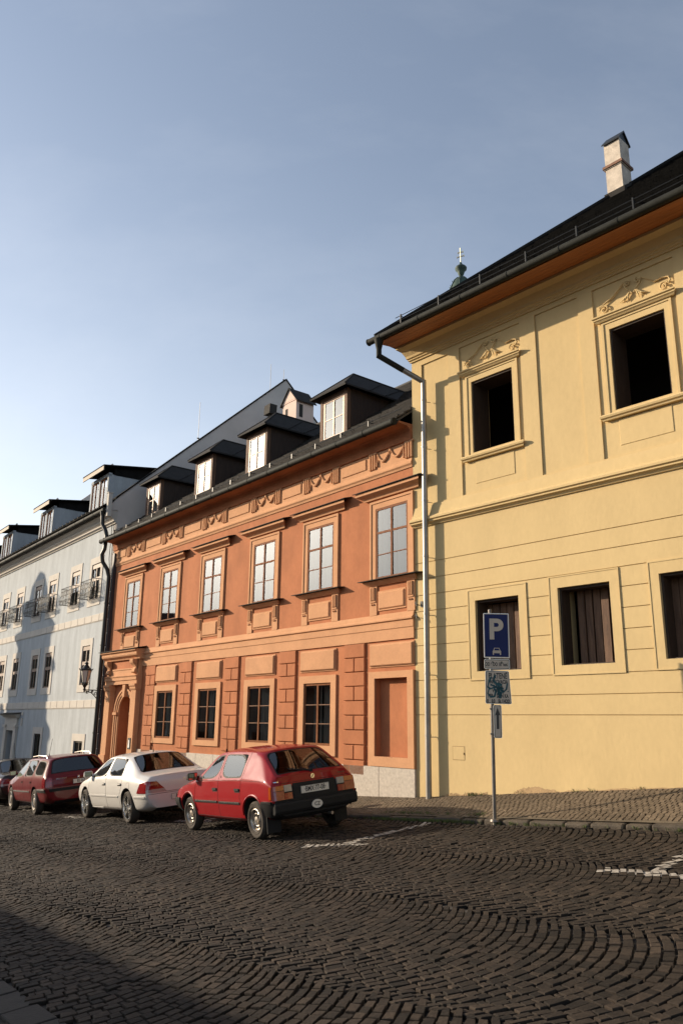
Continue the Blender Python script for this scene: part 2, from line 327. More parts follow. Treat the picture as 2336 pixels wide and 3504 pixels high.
# cobbles laid in segmental arcs: bands run along the street, every row of a band bulges up the street
ROW, STW, BAND, RISE = 0.094, 0.100, 1.95, 0.37
def road_cells():
    cells = []; us = np.arange(-20, 18, ROW); nb = int(round(BAND/STW)); hf = BAND/2
    for k in range(-1, 10):
        vc = 1.0+BAND*k
        for u in us:
            e = np.linspace(-hf-0.03, hf+0.03, nb+1)+rng.uniform(-0.045, 0.045); e[1:-1] += rng.normal(0, 0.017, nb-1)
            lo, hi = e[:-1]+0.004+rng.uniform(0, 0.005, nb), e[1:]-0.004-rng.uniform(0, 0.005, nb)
            a0 = -ROW/2+0.004+rng.uniform(0, 0.006, nb); a1 = ROW/2-0.004-rng.uniform(0, 0.006, nb)
            c = np.stack([np.stack([a0, lo], 1), np.stack([a1, lo], 1), np.stack([a1, hi], 1), np.stack([a0, hi], 1)], 1)
            w = c[..., 1]; t = w/hf; s_ = -2*RISE*t/hf; q = 1/(1+s_**2); f_ = 1-np.abs(np.clip(t, -1, 1))**5; du = c[..., 0]
            wob = 0.05*np.sin(u*0.8+k*1.7)+0.03*np.sin(u*2.1+k)
            cells.append(np.stack([u+RISE*(1-t**2)+0.04*np.sin(1.3*u+2*k+w)+du*q, vc+wob*(1-0.0*t)+w-du*q*s_*f_], 2))
    c = np.concatenate(cells); vv = c[..., 1]
    base = K+(-nY)*(-KERB)
    x = base.x+dY.x*c[..., 0]-nY.x*vv; y = base.y+dY.y*c[..., 0]-nY.y*vv
    c = np.stack([x, y], 2)+rng.normal(0, 0.003, x.shape+(2,))
    a = np.cross(c[:, 1]-c[:, 0], c[:, 2]-c[:, 0]); c[a < 0] = c[a < 0][:, ::-1]
    return c, vv.mean(1)
c, vv = road_cells()
m = c.mean(1)
keep = (vv > 0.06) & (m[:, 1] > 2.6) & (m[:, 1] < 26) & (np.abs(m[:, 0]) < 0.40*m[:, 1]+1.8)
def seg_d(p, a, b): # drain band signed side
    n = np.array([-(b[1]-a[1]), b[0]-a[0]]); n = n/np.linalg.norm(n); return (p-np.array(a))@n
DR_A, DR_B = (-2.72, 7.18), (-1.70, 5.84)   # near edge of the slab strip
sd = seg_d(m, DR_A, DR_B)
keep &= (sd > 0.0) | (sd < -0.34)
c = c[keep]; m = m[keep]
tone = np.clip(rng.normal(0.42, 0.30, len(c)), 0, 1)
m_cob = stone_mat('basalt_cobble', (0.012, 0.009, 0.0065), (0.040, 0.0285, 0.020), None)
gz = lambda x, y: 0.1086*x+0.01273*y
cob, ctop, czt = stones_mesh('cobblestones', c, tone, m_cob, 0.0, gz, 'stuff', bev=0.005, rough=0.0035, tl=0.03)
# worn white bay markings: paint on the tops of the stones they cross
def near_seg(p, a, b, w):
    a, b = np.array(a), np.array(b); d = b-a; L = np.linalg.norm(d); d = d/L
    t = (p-a)@d; s = np.abs((p-a)@np.array([-d[1], d[0]])); return (t > 0) & (t < L) & (s < w)
marks = [((-0.5, 12.12), (0.4, 11.74), 0.08), ((-0.02, 11.83), (1.40, 13.1), 0.075), ((2.66, 8.66), (3.75, 7.45), 0.075), ((3.02, 8.28), (4.25, 9.55), 0.07),
         ((-3.2, 17.0), (-2.5, 16.2), 0.09), ((-6.5, 20.3), (-5.9, 19.6), 0.09), ((-9.1, 24.1), (-8.5, 23.4), 0.09), ((-2.75, 16.5), (-1.7, 17.3), 0.075)]
mk = np.zeros(len(c), bool)
for a, b, w in marks: mk |= near_seg(m, a, b, w)
mk &= rng.uniform(0, 1, len(c)) < 0.96
tt = np.concatenate([ctop, (czt+0.004)[..., None]], 2)[mk].reshape(-1, 3)
mb = MB(); mb.add(tt.tolist(), [(4*i, 4*i+1, 4*i+2, 4*i+3) for i in range(len(tt)//4)])
for a, b, w in marks:
    a, b = np.array(a), np.array(b); d = (b-a)/np.linalg.norm(b-a); n_ = np.array([-d[1], d[0]])*w*0.92
    nn = int(np.linalg.norm(b-a)/0.2)+1
    for i in range(nn):
        q = [a+(b-a)*i/nn-n_, a+(b-a)*(i+1)/nn-n_, a+(b-a)*(i+1)/nn+n_, a+(b-a)*i/nn+n_]; mb.add([(p[0], p[1], ground(p[0], p[1])-0.006) for p in q], [(0, 1, 2, 3)])
m_mark = M('worn_white_road_paint', (0.52, 0.48, 0.42), 0.8, 0.5, 14, 0.3, 80, col2=(0.10, 0.085, 0.07))
tag(mb.build('bay_marking', m_mark), kind='structure')

# slab strip with an open gully at the near left corner
mb = MB(); da = np.array(DR_A); dd = np.array(DR_B)-da; dd = dd/np.linalg.norm(dd); dn = np.array([-dd[1], dd[0]])
t = -3.0
while t < 5:
    L = random.uniform(0.30, 0.46)
    q = [da+dd*(t+0.006)-dn*0.012, da+dd*(t+L-0.006)-dn*0.012, da+dd*(t+L-0.006)-dn*0.27, da+dd*(t+0.006)-dn*0.27]
    z0 = random.uniform(-0.006, 0.004)
    v = [(p[0], p[1], ground(p[0], p[1])-0.06) for p in q]+[(p[0], p[1], ground(p[0], p[1])+z0) for p in q]
    mb.hexa(v); t += L
m_slab = M('gully_slab', (0.017, 0.0135, 0.010), 0.85, 0.35, 6, 0.4, 50, fine=0.15)
o = mb.build('gully_slabs', m_slab); tag(o, kind='structure')
bv = o.modifiers.new('bevel', 'BEVEL'); bv.width = 0.012; bv.segments = 2

# pavement between kerb and walls, its own cross slope
def pav_h(x):       # height of the pavement's wall edge above the street plane, at x in the yellow frame
    return np.interp(x, [-30, 0.0, 5.2, 12], [0.16, 0.16, 0.33, 0.40])
def pav_z(x, y):
    px, py = x-K.x, y-K.y; u = px*dY.x+py*dY.y; w = px*nY.x+py*nY.y
    t = np.clip((w-KERB)/(-KERB), 0, 1.4); return gz(x, y)+0.048+(pav_h(u)-0.048)*t
cells = []
PS = 0.075
for v in np.arange(KERB+0.15, 1.6, PS):
    vv_ = v
    us = np.arange(-26, 11, PS*1.12)+rng.uniform(0, PS)
    us = us[(us < 0) | (v < 0.02)]
    if v > 0.02: us = us[us > -26]
    u0 = us+0.004+rng.uniform(0, 0.006, len(us)); u1 = us+PS*1.12-0.004-rng.uniform(0, 0.006, len(us))
    wob = 0.035*np.sin(us*3.1+v*1.3)
    a = np.stack([np.stack([u0, v+0.004+wob], 1), np.stack([u1, v+0.004+wob], 1), np.stack([u1, v+PS-0.006+wob], 1), np.stack([u0, v+PS-0.006+wob], 1)], 1)
    cells.append(a)
pc = np.concatenate(cells)+rng.normal(0, 0.004, (sum(len(a) for a in cells), 4, 2))
px = K.x+dY.x*pc[..., 0]+nY.x*pc[..., 1]; py = K.y+dY.y*pc[..., 0]+nY.y*pc[..., 1]
pc = np.stack([px, py], 2)
a = np.cross(pc[:, 1]-pc[:, 0], pc[:, 2]-pc[:, 0]); pc[a < 0] = pc[a < 0][:, ::-1]
ptone = np.clip(rng.normal(0.5, 0.2, len(pc)), 0, 1)
m_pav = stone_mat('pavement_sett', (0.085, 0.064, 0.042), (0.155, 0.117, 0.078), None)
stones_mesh('pavement_setts', pc, ptone, m_pav, 0.0, pav_z, 'stuff', bev=0.0035, rough=0.001, tl=0.012)
mb = MB(); xs = list(np.linspace(-30, 12, 43))
for x0, x1 in zip(xs[:-1], xs[1:]):
    q = []
    for (u, v) in ((x0, KERB+0.1), (x1, KERB+0.1), (x1, 1.7), (x0, 1.7)):
        X, Y = Yp(u, v); q.append((X, Y, float(pav_z(X, Y))-0.005))
    mb.add(q, [(0, 1, 2, 3)])
m_pavb = M('pavement_sand', (0.10, 0.078, 0.050), 0.95, 0.4, 5, 0.4, 60)
tag(mb.build('pavement', m_pavb), kind='structure')
# kerb stones
mb = MB(); u = -26.0
while u < 10:
    L = random.uniform(0.32, 0.62)
    j = random.uniform(-0.015, 0.015); hz = random.uniform(-0.014, 0.012)
    q = [Yp(u+0.008, KERB+j), Yp(u+L-0.008, KERB+j), Yp(u+L-0.008, KERB+0.15), Yp(u+0.008, KERB+0.15)]
    mb.hexa([(a, b, ground(a, b)-0.06) for a, b in q]+[(a, b, ground(a, b)+0.052+hz) for a, b in q]); u += L
m_kerb = M('granite_kerb', (0.06, 0.046, 0.031), 0.85, 0.5, 5, 0.6, 35, fine=0.25)
o = mb.build('kerb', m_kerb); tag(o, kind='structure'); bv = o.modifiers.new('bevel', 'BEVEL'); bv.width = 0.03; bv.segments = 2
# grass and moss along kerb and wall foot
gm = M('dry_grass', (0.075, 0.095, 0.022), 0.9, 0.4, 6)
mb = MB()
def tuft(X, Y, z, n, h, spread):
    for _ in range(n):
        a = random.uniform(0, 6.28); r = abs(random.gauss(0, spread)); bx, by = X+r*math.cos(a), Y+r*math.sin(a)
        t = random.uniform(0, 6.28); hh = h*random.uniform(0.4, 1.1); l = hh*random.uniform(0.2, 0.9); w = 0.003
        mb.add([(bx-w*math.sin(t), by+w*math.cos(t), z), (bx+w*math.sin(t), by-w*math.cos(t), z), (bx+l*0.5*math.cos(t)+w*0.6, by+l*0.5*math.sin(t), z+hh*0.7), (bx+l*math.cos(t), by+l*math.sin(t), z+hh)], [(0, 1, 2), (0, 2, 3)])
for k in range(240):
    u = random.choice([random.uniform(-1.8, 8), random.uniform(0.2, 2.4)]); X, Y = Yp(u, KERB-0.02+random.gauss(0, 0.02)); tuft(X, Y, ground(X, Y)-0.01, 10, 0.05, 0.03)
for k in range(60):
    u = random.uniform(0.2, 2.4); X, Y = Yp(u, KERB+0.17+abs(random.gauss(0, 0.05))); tuft(X, Y, float(pav_z(X, Y))-0.01, 10, 0.04, 0.03)
for (u, n) in ((1.35, 60), (1.25, 40), (1.5, 30), (0.95, 14), (2.3, 14), (3.3, 22), (3.6, 14), (4.4, 14), (5.1, 20), (5.3, 14), (0.8, 10)):
    X, Y = Yp(u, -0.03); tuft(X, Y, float(pav_z(X, Y)), n, 0.055, 0.06)
tag(mb.build('grass_tufts', gm), kind='stuff')

# ------------------------------------------------------------------ house helpers
def facade(name, mat, parent, x0, x1, z0, z1, ops, depth, sides=()):
    mb = MB(); xs = sorted({x0, x1, *[o[0] for o in ops], *[o[1] for o in ops]}); zs = sorted({z0, z1, *[o[2] for o in ops], *[o[3] for o in ops]})
    for a, b in zip(xs[:-1], xs[1:]):
        for c, d in zip(zs[:-1], zs[1:]):
            mx_, mz_ = (a+b)/2, (c+d)/2
            if any(o[0] < mx_ < o[1] and o[2] < mz_ < o[3] for o in ops): continue
            mb.add([(a, 0, c), (b, 0, c), (b, 0, d), (a, 0, d)], [(0, 1, 2, 3)])
    for o in ops:
        a, b, c, d = o[:4]; dp = o[4] if len(o) > 4 else depth
        mb.add([(a, 0, c), (a, dp, c), (a, dp, d), (a, 0, d)], [(0, 1, 2, 3)]); mb.add([(b, 0, c), (b, dp, c), (b, dp, d), (b, 0, d)], [(3, 2, 1, 0)])
        mb.add([(a, 0, c), (b, 0, c), (b, dp, c), (a, dp, c)], [(0, 1, 2, 3)]); mb.add([(a, 0, d), (b, 0, d), (b, dp, d), (a, dp, d)], [(3, 2, 1, 0)])
    for s in sides: mb.add(*s)
    me = bpy.data.meshes.new(name); me.from_pydata(mb.v, [], mb.f); me.update()
    bm = bmesh.new(); bm.from_mesh(me); bmesh.ops.remove_doubles(bm, verts=bm.verts[:], dist=1e-5); bm.to_mesh(me); bm.free()
    return link(name, me, mat, parent)
def window(parent, x0, x1, z0, z1, y, rows, cols, mfr, mgl, bar=0.045, mid=0.05, thick=0.05, curtain=None, munt=0.018, transom=None, mmunt=None, room=True):
    # rows: fractions from the top; returns the frame (part) with pane and curtain below it
    mb = MB(); ya, yb = y, y+thick
    mb.box(x0, x0+bar, ya, yb, z0, z1); mb.box(x1-bar, x1, ya, yb, z0, z1); mb.box(x0+bar, x1-bar, ya, yb, z0, z0+bar); mb.box(x0+bar, x1-bar, ya, yb, z1-bar, z1)
    w = (x1-x0-2*bar); iz0, iz1 = z0+bar, z1-bar
    for k in range(1, cols):
        xc = x0+bar+w*k/cols; mb.box(xc-mid/2, xc+mid/2, ya-0.004, yb-0.004, iz0, iz1)
    zz = iz1
    for i, fr in enumerate(rows[:-1]):
        zz -= fr*(iz1-iz0); t = mid/2 if (transom is not None and i == transom) else munt/2
        for k in range(cols):
            a = x0+bar+w*k/cols+(mid/2 if k else 0); b = x0+bar+w*(k+1)/cols-(mid/2 if k < cols-1 else 0)
            mb.box(a, b, ya+0.004, yb-0.006, zz-t, zz+t, 1)
    f = mb.build('window', [mfr, mmunt or mfr], parent)
    g = MB(); yp = y+0.014; g.add([(x0+bar*0.6, yp, z0+bar*0.6), (x1-bar*0.6, yp, z0+bar*0.6), (x1-bar*0.6, yp, z1-bar*0.6), (x0+bar*0.6, yp, z1-bar*0.6)], [(0, 1, 2, 3)])
    g.build('pane', mgl, f, fixn=False)
    if curtain:
        cm = MB()
        for (a, b, za, zb) in curtain:
            n = 22; pts = [(a+(b-a)*i/n, y+thick+0.10+0.018*math.sin(i*1.9)+0.01*math.sin(i*0.7)) for i in range(n+1)]
            v = [(px_, py_, za) for px_, py_ in pts]+[(px_, py_, zb) for px_, py_ in pts]
            cm.add(v, [(i, i+1, n+2+i, n+1+i) for i in range(n)], 0, True)
        cm.build('curtain', m_cur, f)
    return f
def shingle_roof(name, mat, parent, e, r, x0f, x1f, course=0.25, t=0.032, wid=(0.35, 0.8), jit=0.012):
    # e, r: (y,z) of eave and ridge; x0f/x1f: callables of the fraction up the slope
    mb = MB(); e = Vector((0, *e)); r = Vector((0, *r)); d = (r-e); L = d.length; d.normalize(); nrm = Vector((0, -d.z, d.y)); n = max(2, int(L/course)); c = L/n
    for i in range(n):
        f0, f1 = i/n, min(1.0, (i+1.25)/n); xa, xb = x0f(i/n), x1f(i/n); xa1, xb1 = x0f((i+1)/n), x1f((i+1)/n)
        x = xa
        while x < xb-1e-4:
            w = random.uniform(*wid); xe = min(x+w, xb)
            if xb-xe < 0.15: xe = xb
            j = random.uniform(-jit, jit); lift = random.uniform(0, jit)
            def pt(xx, s, h): p = e+d*(L*s+0); return (xx, p.y+nrm.y*h, p.z+nrm.z*h)
            k0 = (x-xa)/(xb-xa) if xb > xa else 0; k1 = (xe-xa)/(xb-xa) if xb > xa else 1
            X0, X1 = (xa1+(xb1-xa1)*k0, xa1+(xb1-xa1)*k1) if (k0 < 1e-6 or k1 > 1-1e-6) else (x, xe)
            if k0 > 1e-6 : X0 = x
            if k1 < 1-1e-6: X1 = xe
            s0 = f0+j/L; g = 0.004
            v = [pt(x+g, s0, t*0.6+lift), pt(xe-g, s0, t*0.6+lift), pt(max(X1-g, X0+0.002), f1, 0.0), pt(X0+g, f1, 0.0), pt(x+g, s0, t*1.6+lift), pt(xe-g, s0, t*1.6+lift), pt(max(X1-g, X0+0.002), f1, t*0.55), pt(X0+g, f1, t*0.55)]
            mb.hexa(v); x = xe
    return mb.build(name, mat, parent)
def slab_poly(mb, polys, t, mi=0):
    for P_ in polys:
        n = len(P_); v = [tuple(p) for p in P_]+[(p[0], p[1], p[2]-t) for p in P_]
        mb.add(v, [tuple(range(n)), tuple(range(n, 2*n))[::-1]]+[(i, n+i, n+(i+1) % n, (i+1) % n) for i in range(n)], mi)
def gutter(parent, x0, x1, y, z, r, mat, every=0.9):
    g = MB(); g.tube([(x0, y, z), (x1, y, z)], r, 14)
    g.lathe([(r*1.12, -0.006), (r*1.12, 0.006)], (x0, y, z), 'x', 14); g.lathe([(r*1.12, -0.006), (r*1.12, 0.006)], (x1, y, z), 'x', 14)
    o = g.build('gutter', mat, parent); b = MB(); x = x0+0.35
    while x < x1:
        b.lathe([(r*1.1, -0.014), (r*1.1, 0.014)], (x, y, z), 'x', 14); b.box(x-0.012, x+0.012, y, y+0.22, z+r*0.75, z+r*0.75+0.014); x += every
    b.build('gutter_bracket', mat, o)
    return o
def snow_guard(parent, x0, x1, e, d, s, mat, h=0.17, step=1.1, wire=2):
    # posts standing on the slope s metres above the eave with thin rods along
    g = MB(); n = (-d[1], d[0]); y, z = e[0]+d[0]*s, e[1]+d[1]*s; x = x0
    while x <= x1+0.01:
        g.box(x-0.012, x+0.012, y-0.012, y+0.012, z-0.02, z+h+0.03)
        g.tube([(x, y, z+h), (x, y+d[0]*0.25, z+d[1]*0.25)], 0.010, 5); x += step
    for k in range(wire): g.tube([(x0-0.15, y, z+h*(k+1)/wire), (x1+0.15, y, z+h*(k+1)/wire)], 0.008, 5)
    return g.build('snow_guard', mat, parent)
def arc(cx_, cz_, r, a0, a1, n): return [(cx_+r*math.cos(a0+(a1-a0)*i/n), cz_+r*math.sin(a0+(a1-a0)*i/n)) for i in range(n+1)]

# ================================================================== ORANGE HOUSE
H = tag(empty('orange_house', (K.x, K.y, 0), rzO), 'two storey orange townhouse with peach trim, garland frieze and four roof dormers', 'house')
UW = [-0.63, -3.01, -5.31, -7.86, -10.35, -12.89]          # upper windows
GW = [-3.03, -5.33, -7.78, -10.20]                         # ground floor windows
ww = 0.485
ops = [(c-ww, c+ww, 4.65, 6.15, 0.30) for c in UW]+[(c-ww, c+ww, 1.33, 2.63, 0.34) for c in GW]
ops += [(-1.12, -0.18, 1.18, 2.66, 0.11), (-13.26, -12.26, -1.6, 2.04, 0.42)]
side = [([(-14.72, 0, -2), (-14.72, 9.5, -2), (-14.72, 9.5, 7.7), (-14.72, 5.0, 11.5), (-14.72, 0, 7.7)], [(0, 1, 2, 3, 4)]),
        ([(0.0, 0, -2), (0.0, 9.5, -2), (0.0, 9.5, 7.7), (0.0, 4.5, 11.5), (0.0, 0, 7.7)], [(4, 3, 2, 1, 0)]),
        ([(-14.72, 9.5, -2), (0, 9.5, -2), (0, 9.5, 7.7), (-14.72, 9.5, 7.7)], [(0, 1, 2, 3)])]
# the arched head of the doorway is cut from a wall piece of its own
ops2 = ops+[(-13.26, -12.26, 2.04, 2.56, 0.75)]
wall = facade('wall', m_ora, H, -14.72, 0, -2.0, 7.75, [o for o in ops2 if not (o[0] == -13.26)]+[(-13.26, -12.26, -1.6, 2.56, 0.0)], 0.3, side)
mb = MB(); ac = -12.76; ar = 0.5
pa = arc(ac, 2.04, ar, math.pi, 0, 20)
for i in range(20):
    (xa, za), (xb, zb) = pa[i], pa[i+1]
    mb.add([(xa, 0, za), (xb, 0, zb), (xb, 0, 2.56), (xa, 0, 2.56)], [(0, 1, 2, 3)]); mb.add([(xa, 0, za), (xb, 0, zb), (xb, 0.42, zb), (xa, 0.42, za)], [(3, 2, 1, 0)], 0)
mb.add([(-13.26, 0, -1.6), (-13.26, 0.42, -1.6), (-13.26, 0.42, 2.04), (-13.26, 0, 2.04)], [(0, 1, 2, 3)]); mb.add([(-12.26, 0, -1.6), (-12.26, 0.42, -1.6), (-12.26, 0.42, 2.04), (-12.26, 0, 2.04)], [(3, 2, 1, 0)])
mb.build('door_reveal', m_ora, H)
mb = MB(); mb.add([(-1.12, 0.11, 1.18), (-0.18, 0.11, 1.18), (-0.18, 0.11, 2.66), (-1.12, 0.11, 2.66)], [(0, 1, 2, 3)]); mb.build('blind_niche', m_ora, H)
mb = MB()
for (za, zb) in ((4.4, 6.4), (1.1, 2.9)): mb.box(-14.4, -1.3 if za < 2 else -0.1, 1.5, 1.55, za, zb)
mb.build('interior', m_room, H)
# door in the arch
mb = MB(); pd = [(-13.26, -1.6)]+[(x, z) for x, z in pa]+[(-12.26, -1.6)]
mb.poly_y(pd, 0.36, 0.42)
for xk in (-13.2, -12.72): mb.bbox(xk, xk+0.42, 0.33, 0.37, -0.35, 0.55); mb.bbox(xk, xk+0.42, 0.33, 0.37, 0.68, 1.85)
mb.box(-13.255, -12.265, 0.30, 0.37, 1.98, 2.08)
d = mb.build('door', m_door, H); hb = MB(); hb.tube([(-12.8, 0.34, 0.65), (-12.8, 0.28, 0.65), (-12.9, 0.28, 0.65)], 0.012); hb.build('handle', m_zinc, d)
# plinth
mb = MB(); edges = [-14.72, -14.12, -11.75, -10.9, -10.0, -9.1, -8.2, -7.3, -6.4, -5.5, -4.6, -3.7, -2.8, -1.9, -1.0, 0.0]
for a, b in zip(edges[:-1], edges[1:]):
    if a == -14.12: mb.build('plinth', m_gra, H); mb = MB(); continue
    mb.bbox(a+0.002, b-0.002, -0.045, 0.0, -1.6, 0.99, 0.006)
mb.build('plinth', m_gra, H)
# band course between the storeys
mb = MB(); zt = 3.745
prof = [(0, 3.39), (-0.035, 3.39), (-0.035, 3.60), (-0.05, 3.615), (-0.05, 3.745), (-0.085, 3.765), (-0.085, 3.79), (-0.045, 3.83), (-0.02, 3.92), (0, 3.92)]
mb.prof_x(prof, -14.70, 0.0); mb.build('band_course', m_pea, H)
# upper cornice cove under the eave, frieze
mb = MB(); mb.prof_x([(0, 7.40), (-0.05, 7.41), (-0.05, 7.44), (-0.055, 7.50), (-0.07, 7.58), (-0.10, 7.64), (-0.15, 7.675), (-0.385, 7.69), (-0.385, 7.73), (0, 7.74)], -14.72, 0.0); mb.build('eave_cove', m_ora, H)
mb = MB(); mb.prof_x([(0, 6.83), (-0.02, 6.83), (-0.03, 6.87), (-0.055, 6.90), (-0.055, 6.93), (-0.03, 6.99), (-0.025, 7.03), (-0.025, 7.39), (0, 7.39)], -14.70, 0.0)
bnds = []
for c in UW:
    for s in (-1, 1):
        tx = c+s*0.56
        for k in (-1, 0, 1): mb.bbox(tx+k*0.075-0.024, tx+k*0.075+0.024, -0.062, -0.025, 7.03, 7.37, 0.01)
        mb.box(tx-0.13, tx+0.13, -0.05, -0.02, 7.365, 7.40)
gaps = sorted(UW)
for a, b in zip(gaps[:-1], gaps[1:]): mb.bbox(a+0.78, b-0.78, -0.048, -0.02, 7.09, 7.33, 0.012); 
mb.bbox(-14.62, -13.68, -0.048, -0.02, 7.09, 7.33, 0.012)
fz = mb.build('frieze', m_pea, H)
for c in UW:                                           # garlands over every window
    g = MB()
    for s in (-1, 1):
        x0, x1 = c+s*0.40, c+s*0.02
        pts = []; rs = []
        for i in range(11):
            t = i/10; x = x0+(x1-x0)*t; sag = 0.19*(1-(2*t-1)**2)*(1 if t < 0.5 else 1)
            pts.append((x, -0.045, 7.34-sag)); rs.append(0.010+0.022*(1-(2*t-1)**2)+0.005*math.sin(i*4.0))
        g.tube(pts, rs, 7)
        g.tube([(x0, -0.045, 7.35), (x0+s*0.008, -0.05, 7.22), (x0+s*0.014, -0.045, 7.07)], [0.008, 0.015, 0.026], 7)
    g.lathe([(0.004, -0.03), (0.035, -0.02), (0.035, 0.0)], (c, -0.04, 7.35), 'y', 10)
    g.build('garland', m_pea, fz)
# upper windows
def half_curt(c, which):
    if which == 2: return [(c+0.02, c+0.43, 4.72, 6.1), (c-0.43, c-0.30, 4.72, 6.1)]
    if which == 1: return [(c+0.05, c+0.43, 4.72, 6.1)]
    return None
for i, c in enumerate(UW):
    f = window(H, c-ww, c+ww, 4.65, 6.15, -0.02, [0.34, 0.33, 0.33], 2, m_ufr, m_win, 0.045, 0.045, 0.06, half_curt(c, [2, 2, 2, 1, 1, 0][i]), transom=0)
    g = MB(); x0, x1 = c-0.655, c+0.655                 # casing, hood, sill and apron of the window
    g.frame(c-ww-0.035, c+ww+0.035, 4.65, 6.185, 0.0, -0.03, 0) if 0 else None
    for (a, b, za, zb, y0) in ((x0, c-ww, 4.65, 6.32, -0.026), (c+ww, x1, 4.65, 6.32, -0.026), (c-ww, c+ww, 6.15, 6.32, -0.026)): g.box(a, b, y0, 0, za, zb)
    for (a, b, za, zb) in ((x0+0.0, x0+0.05, 4.66, 6.32), (x1-0.05, x1, 4.66, 6.32), (x0+0.05, x1-0.05, 6.27, 6.32)): g.box(a, b, -0.044, -0.024, za, zb)
    g.build('casing', m_pea, f)
    h = MB(); hw = 0.98; hc = c+0.06 if i else c+0.0
    for s0, prof in ((0, [(0, 6.36), (-0.05, 6.36), (-0.06, 6.39), (-0.09, 6.42), (-0.16, 6.455), (-0.185, 6.47), (-0.185, 6.53), (0, 6.545)]),):
        h.prof_x(prof, hc-hw+0.185, hc+hw-0.185, 0, 1.0, 1.0) if 0 else h.prof_x(prof, hc-hw+0.20, hc+hw-0.20, 0, 1.0, 1.0)
    hh = h.build('hood', m_pea, f)
    k = MB(); k.prof_x([(0, 6.60), (-0.225, 6.535), (-0.225, 6.55), (0, 6.615)], hc-hw-0.04, hc+hw+0.04); k.build('hood_flashing', m_sheet, f)
    s_ = MB(); s_.prof_x([(0.05, 4.655), (-0.20, 4.625), (-0.20, 4.61), (0.05, 4.64)], c-0.86, c+0.86, 0); s_.build('sill', m_sheet, f)
    a = MB(); a.prof_x([(0, 4.52), (-0.04, 4.52), (-0.06, 4.55), (-0.12, 4.585), (-0.13, 4.605), (0, 4.605)], c-0.70, c+0.70, 0, 0.6, 0.6)
    for s in (-1, 1):
        xc = c+s*0.555; a.box(xc-0.11, xc+0.11, -0.03, 0, 3.92, 4.52)
        for q in (-0.045, 0.0, 0.045): a.bbox(xc+q-0.017, xc+q+0.017, -0.062, -0.025, 4.22, 4.49, 0.008)
        for q in (-0.03, 0.03): a.lathe([(0.022, -0.025), (0.018, -0.05), (0.006, -0.06)], (xc+q, 0, 4.14), 'y', 8)
        a.box(xc-0.085, xc+0.085, -0.05, -0.02, 4.185, 4.215)
    a.bbox(c-0.375, c+0.375, -0.05, 0, 4.03, 4.37, 0.02); a.box(c-0.41, c+0.41, -0.022, 0, 4.0, 4.40)
    a.build('apron', m_pea, f)
# ground floor windows with casing and panel above
for i, c in enumerate(GW):
    f = window(H, c-ww, c+ww, 1.33, 2.63, -0.01, [0.34, 0.33, 0.33], 2, m_wfr, m_wgl, 0.05, 0.055, 0.06, None, mmunt=m_mfr)
    g = MB(); cs = 1.13 if i < 1 else 1.19
    for (a, b, za, zb) in ((c-0.66, c-ww, cs, 2.79), (c+ww, c+0.66, cs, 2.79), (c-ww, c+ww, 2.63, 2.79), (c-ww, c+ww, cs, 1.33)): g.box(a, b, -0.04, 0, za, zb)
    g.build('casing', m_pea, f)
    q = MB(); q.box(c-0.645, c+0.645, -0.02, 0, 2.875, 3.345); q.bbox(c-0.62, c+0.62, -0.06, -0.015, 2.90, 3.32, 0.02); q.build('panel', m_pea, f)
    if i == 3:
        pb = MB()
        for xo in (-0.30, 0.18): pb.hexa([(c+xo, 0.16, 1.39), (c+xo+0.15, 0.16, 1.39), (c+xo+0.15, 0.17, 1.39), (c+xo, 0.17, 1.39), (c+xo-0.05, 0.24, 1.58), (c+xo+0.10, 0.24, 1.58), (c+xo+0.10, 0.25, 1.58), (c+xo-0.05, 0.25, 1.58)])
        pb.build('paper_notice', m_white, f)
    pb = MB(); n = 26; pts = [(c-0.43+0.86*q/n, 0.22+0.02*math.sin(q*1.7+i)+0.012*math.sin(q*0.6+2*i)) for q in range(n+1)]; sk = (9, 17, 13, 11)[i]
    for q in range(n):
        if q in (sk, sk+1): continue
        pb.add([(pts[q][0], pts[q][1], 1.38), (pts[q+1][0], pts[q+1][1], 1.38), (pts[q+1][0], pts[q+1][1], 2.58), (pts[q][0], pts[q][1], 2.58)], [(0, 1, 2, 3)], 0, True)
    pb.build('curtain', m_gcur, f)
g = MB()
for (a, b, za, zb) in ((-1.30, -1.12, 1.0, 2.79), (-0.18, -0.012, 1.0, 2.79), (-1.12, -0.18, 2.66, 2.79), (-1.12, -0.18, 1.0, 1.18)): g.box(a, b, -0.055, 0, za, zb)
g.box(-1.15, -1.12, -0.03, 0.0, 1.18, 2.69); g.build('niche_casing', m_pea, H)
q = MB(); q.box(-1.30, -0.012, -0.02, 0, 2.875, 3.345); q.bbox(-1.27, -0.03, -0.06, -0.015, 2.90, 3.32, 0.02); q.build('niche_panel', m_pea, H)
# quoin strips of whole and halved blocks
for c, w in ((-1.77, 0.33), (-4.17, 0.33), (-6.60, 0.33), (-9.02, 0.33), (-11.18, 0.30), (-14.44, 0.27)):
    q = MB(); z = 3.385; k = 0
    while z > 0.9:
        z2 = max(z-0.287, 0.72)
        if k % 2 == 0: q.bbox(c-w, c+w, -0.045, 0, z2+0.007, z-0.007, 0.012)
        else: q.bbox(c-w, c-0.008, -0.045, 0, z2+0.007, z-0.007, 0.012); q.bbox(c+0.008, c+w, -0.045, 0, z2+0.007, z-0.007, 0.012)
        z = z2; k += 1
    q.build('quoin_strip', m_ora, H)
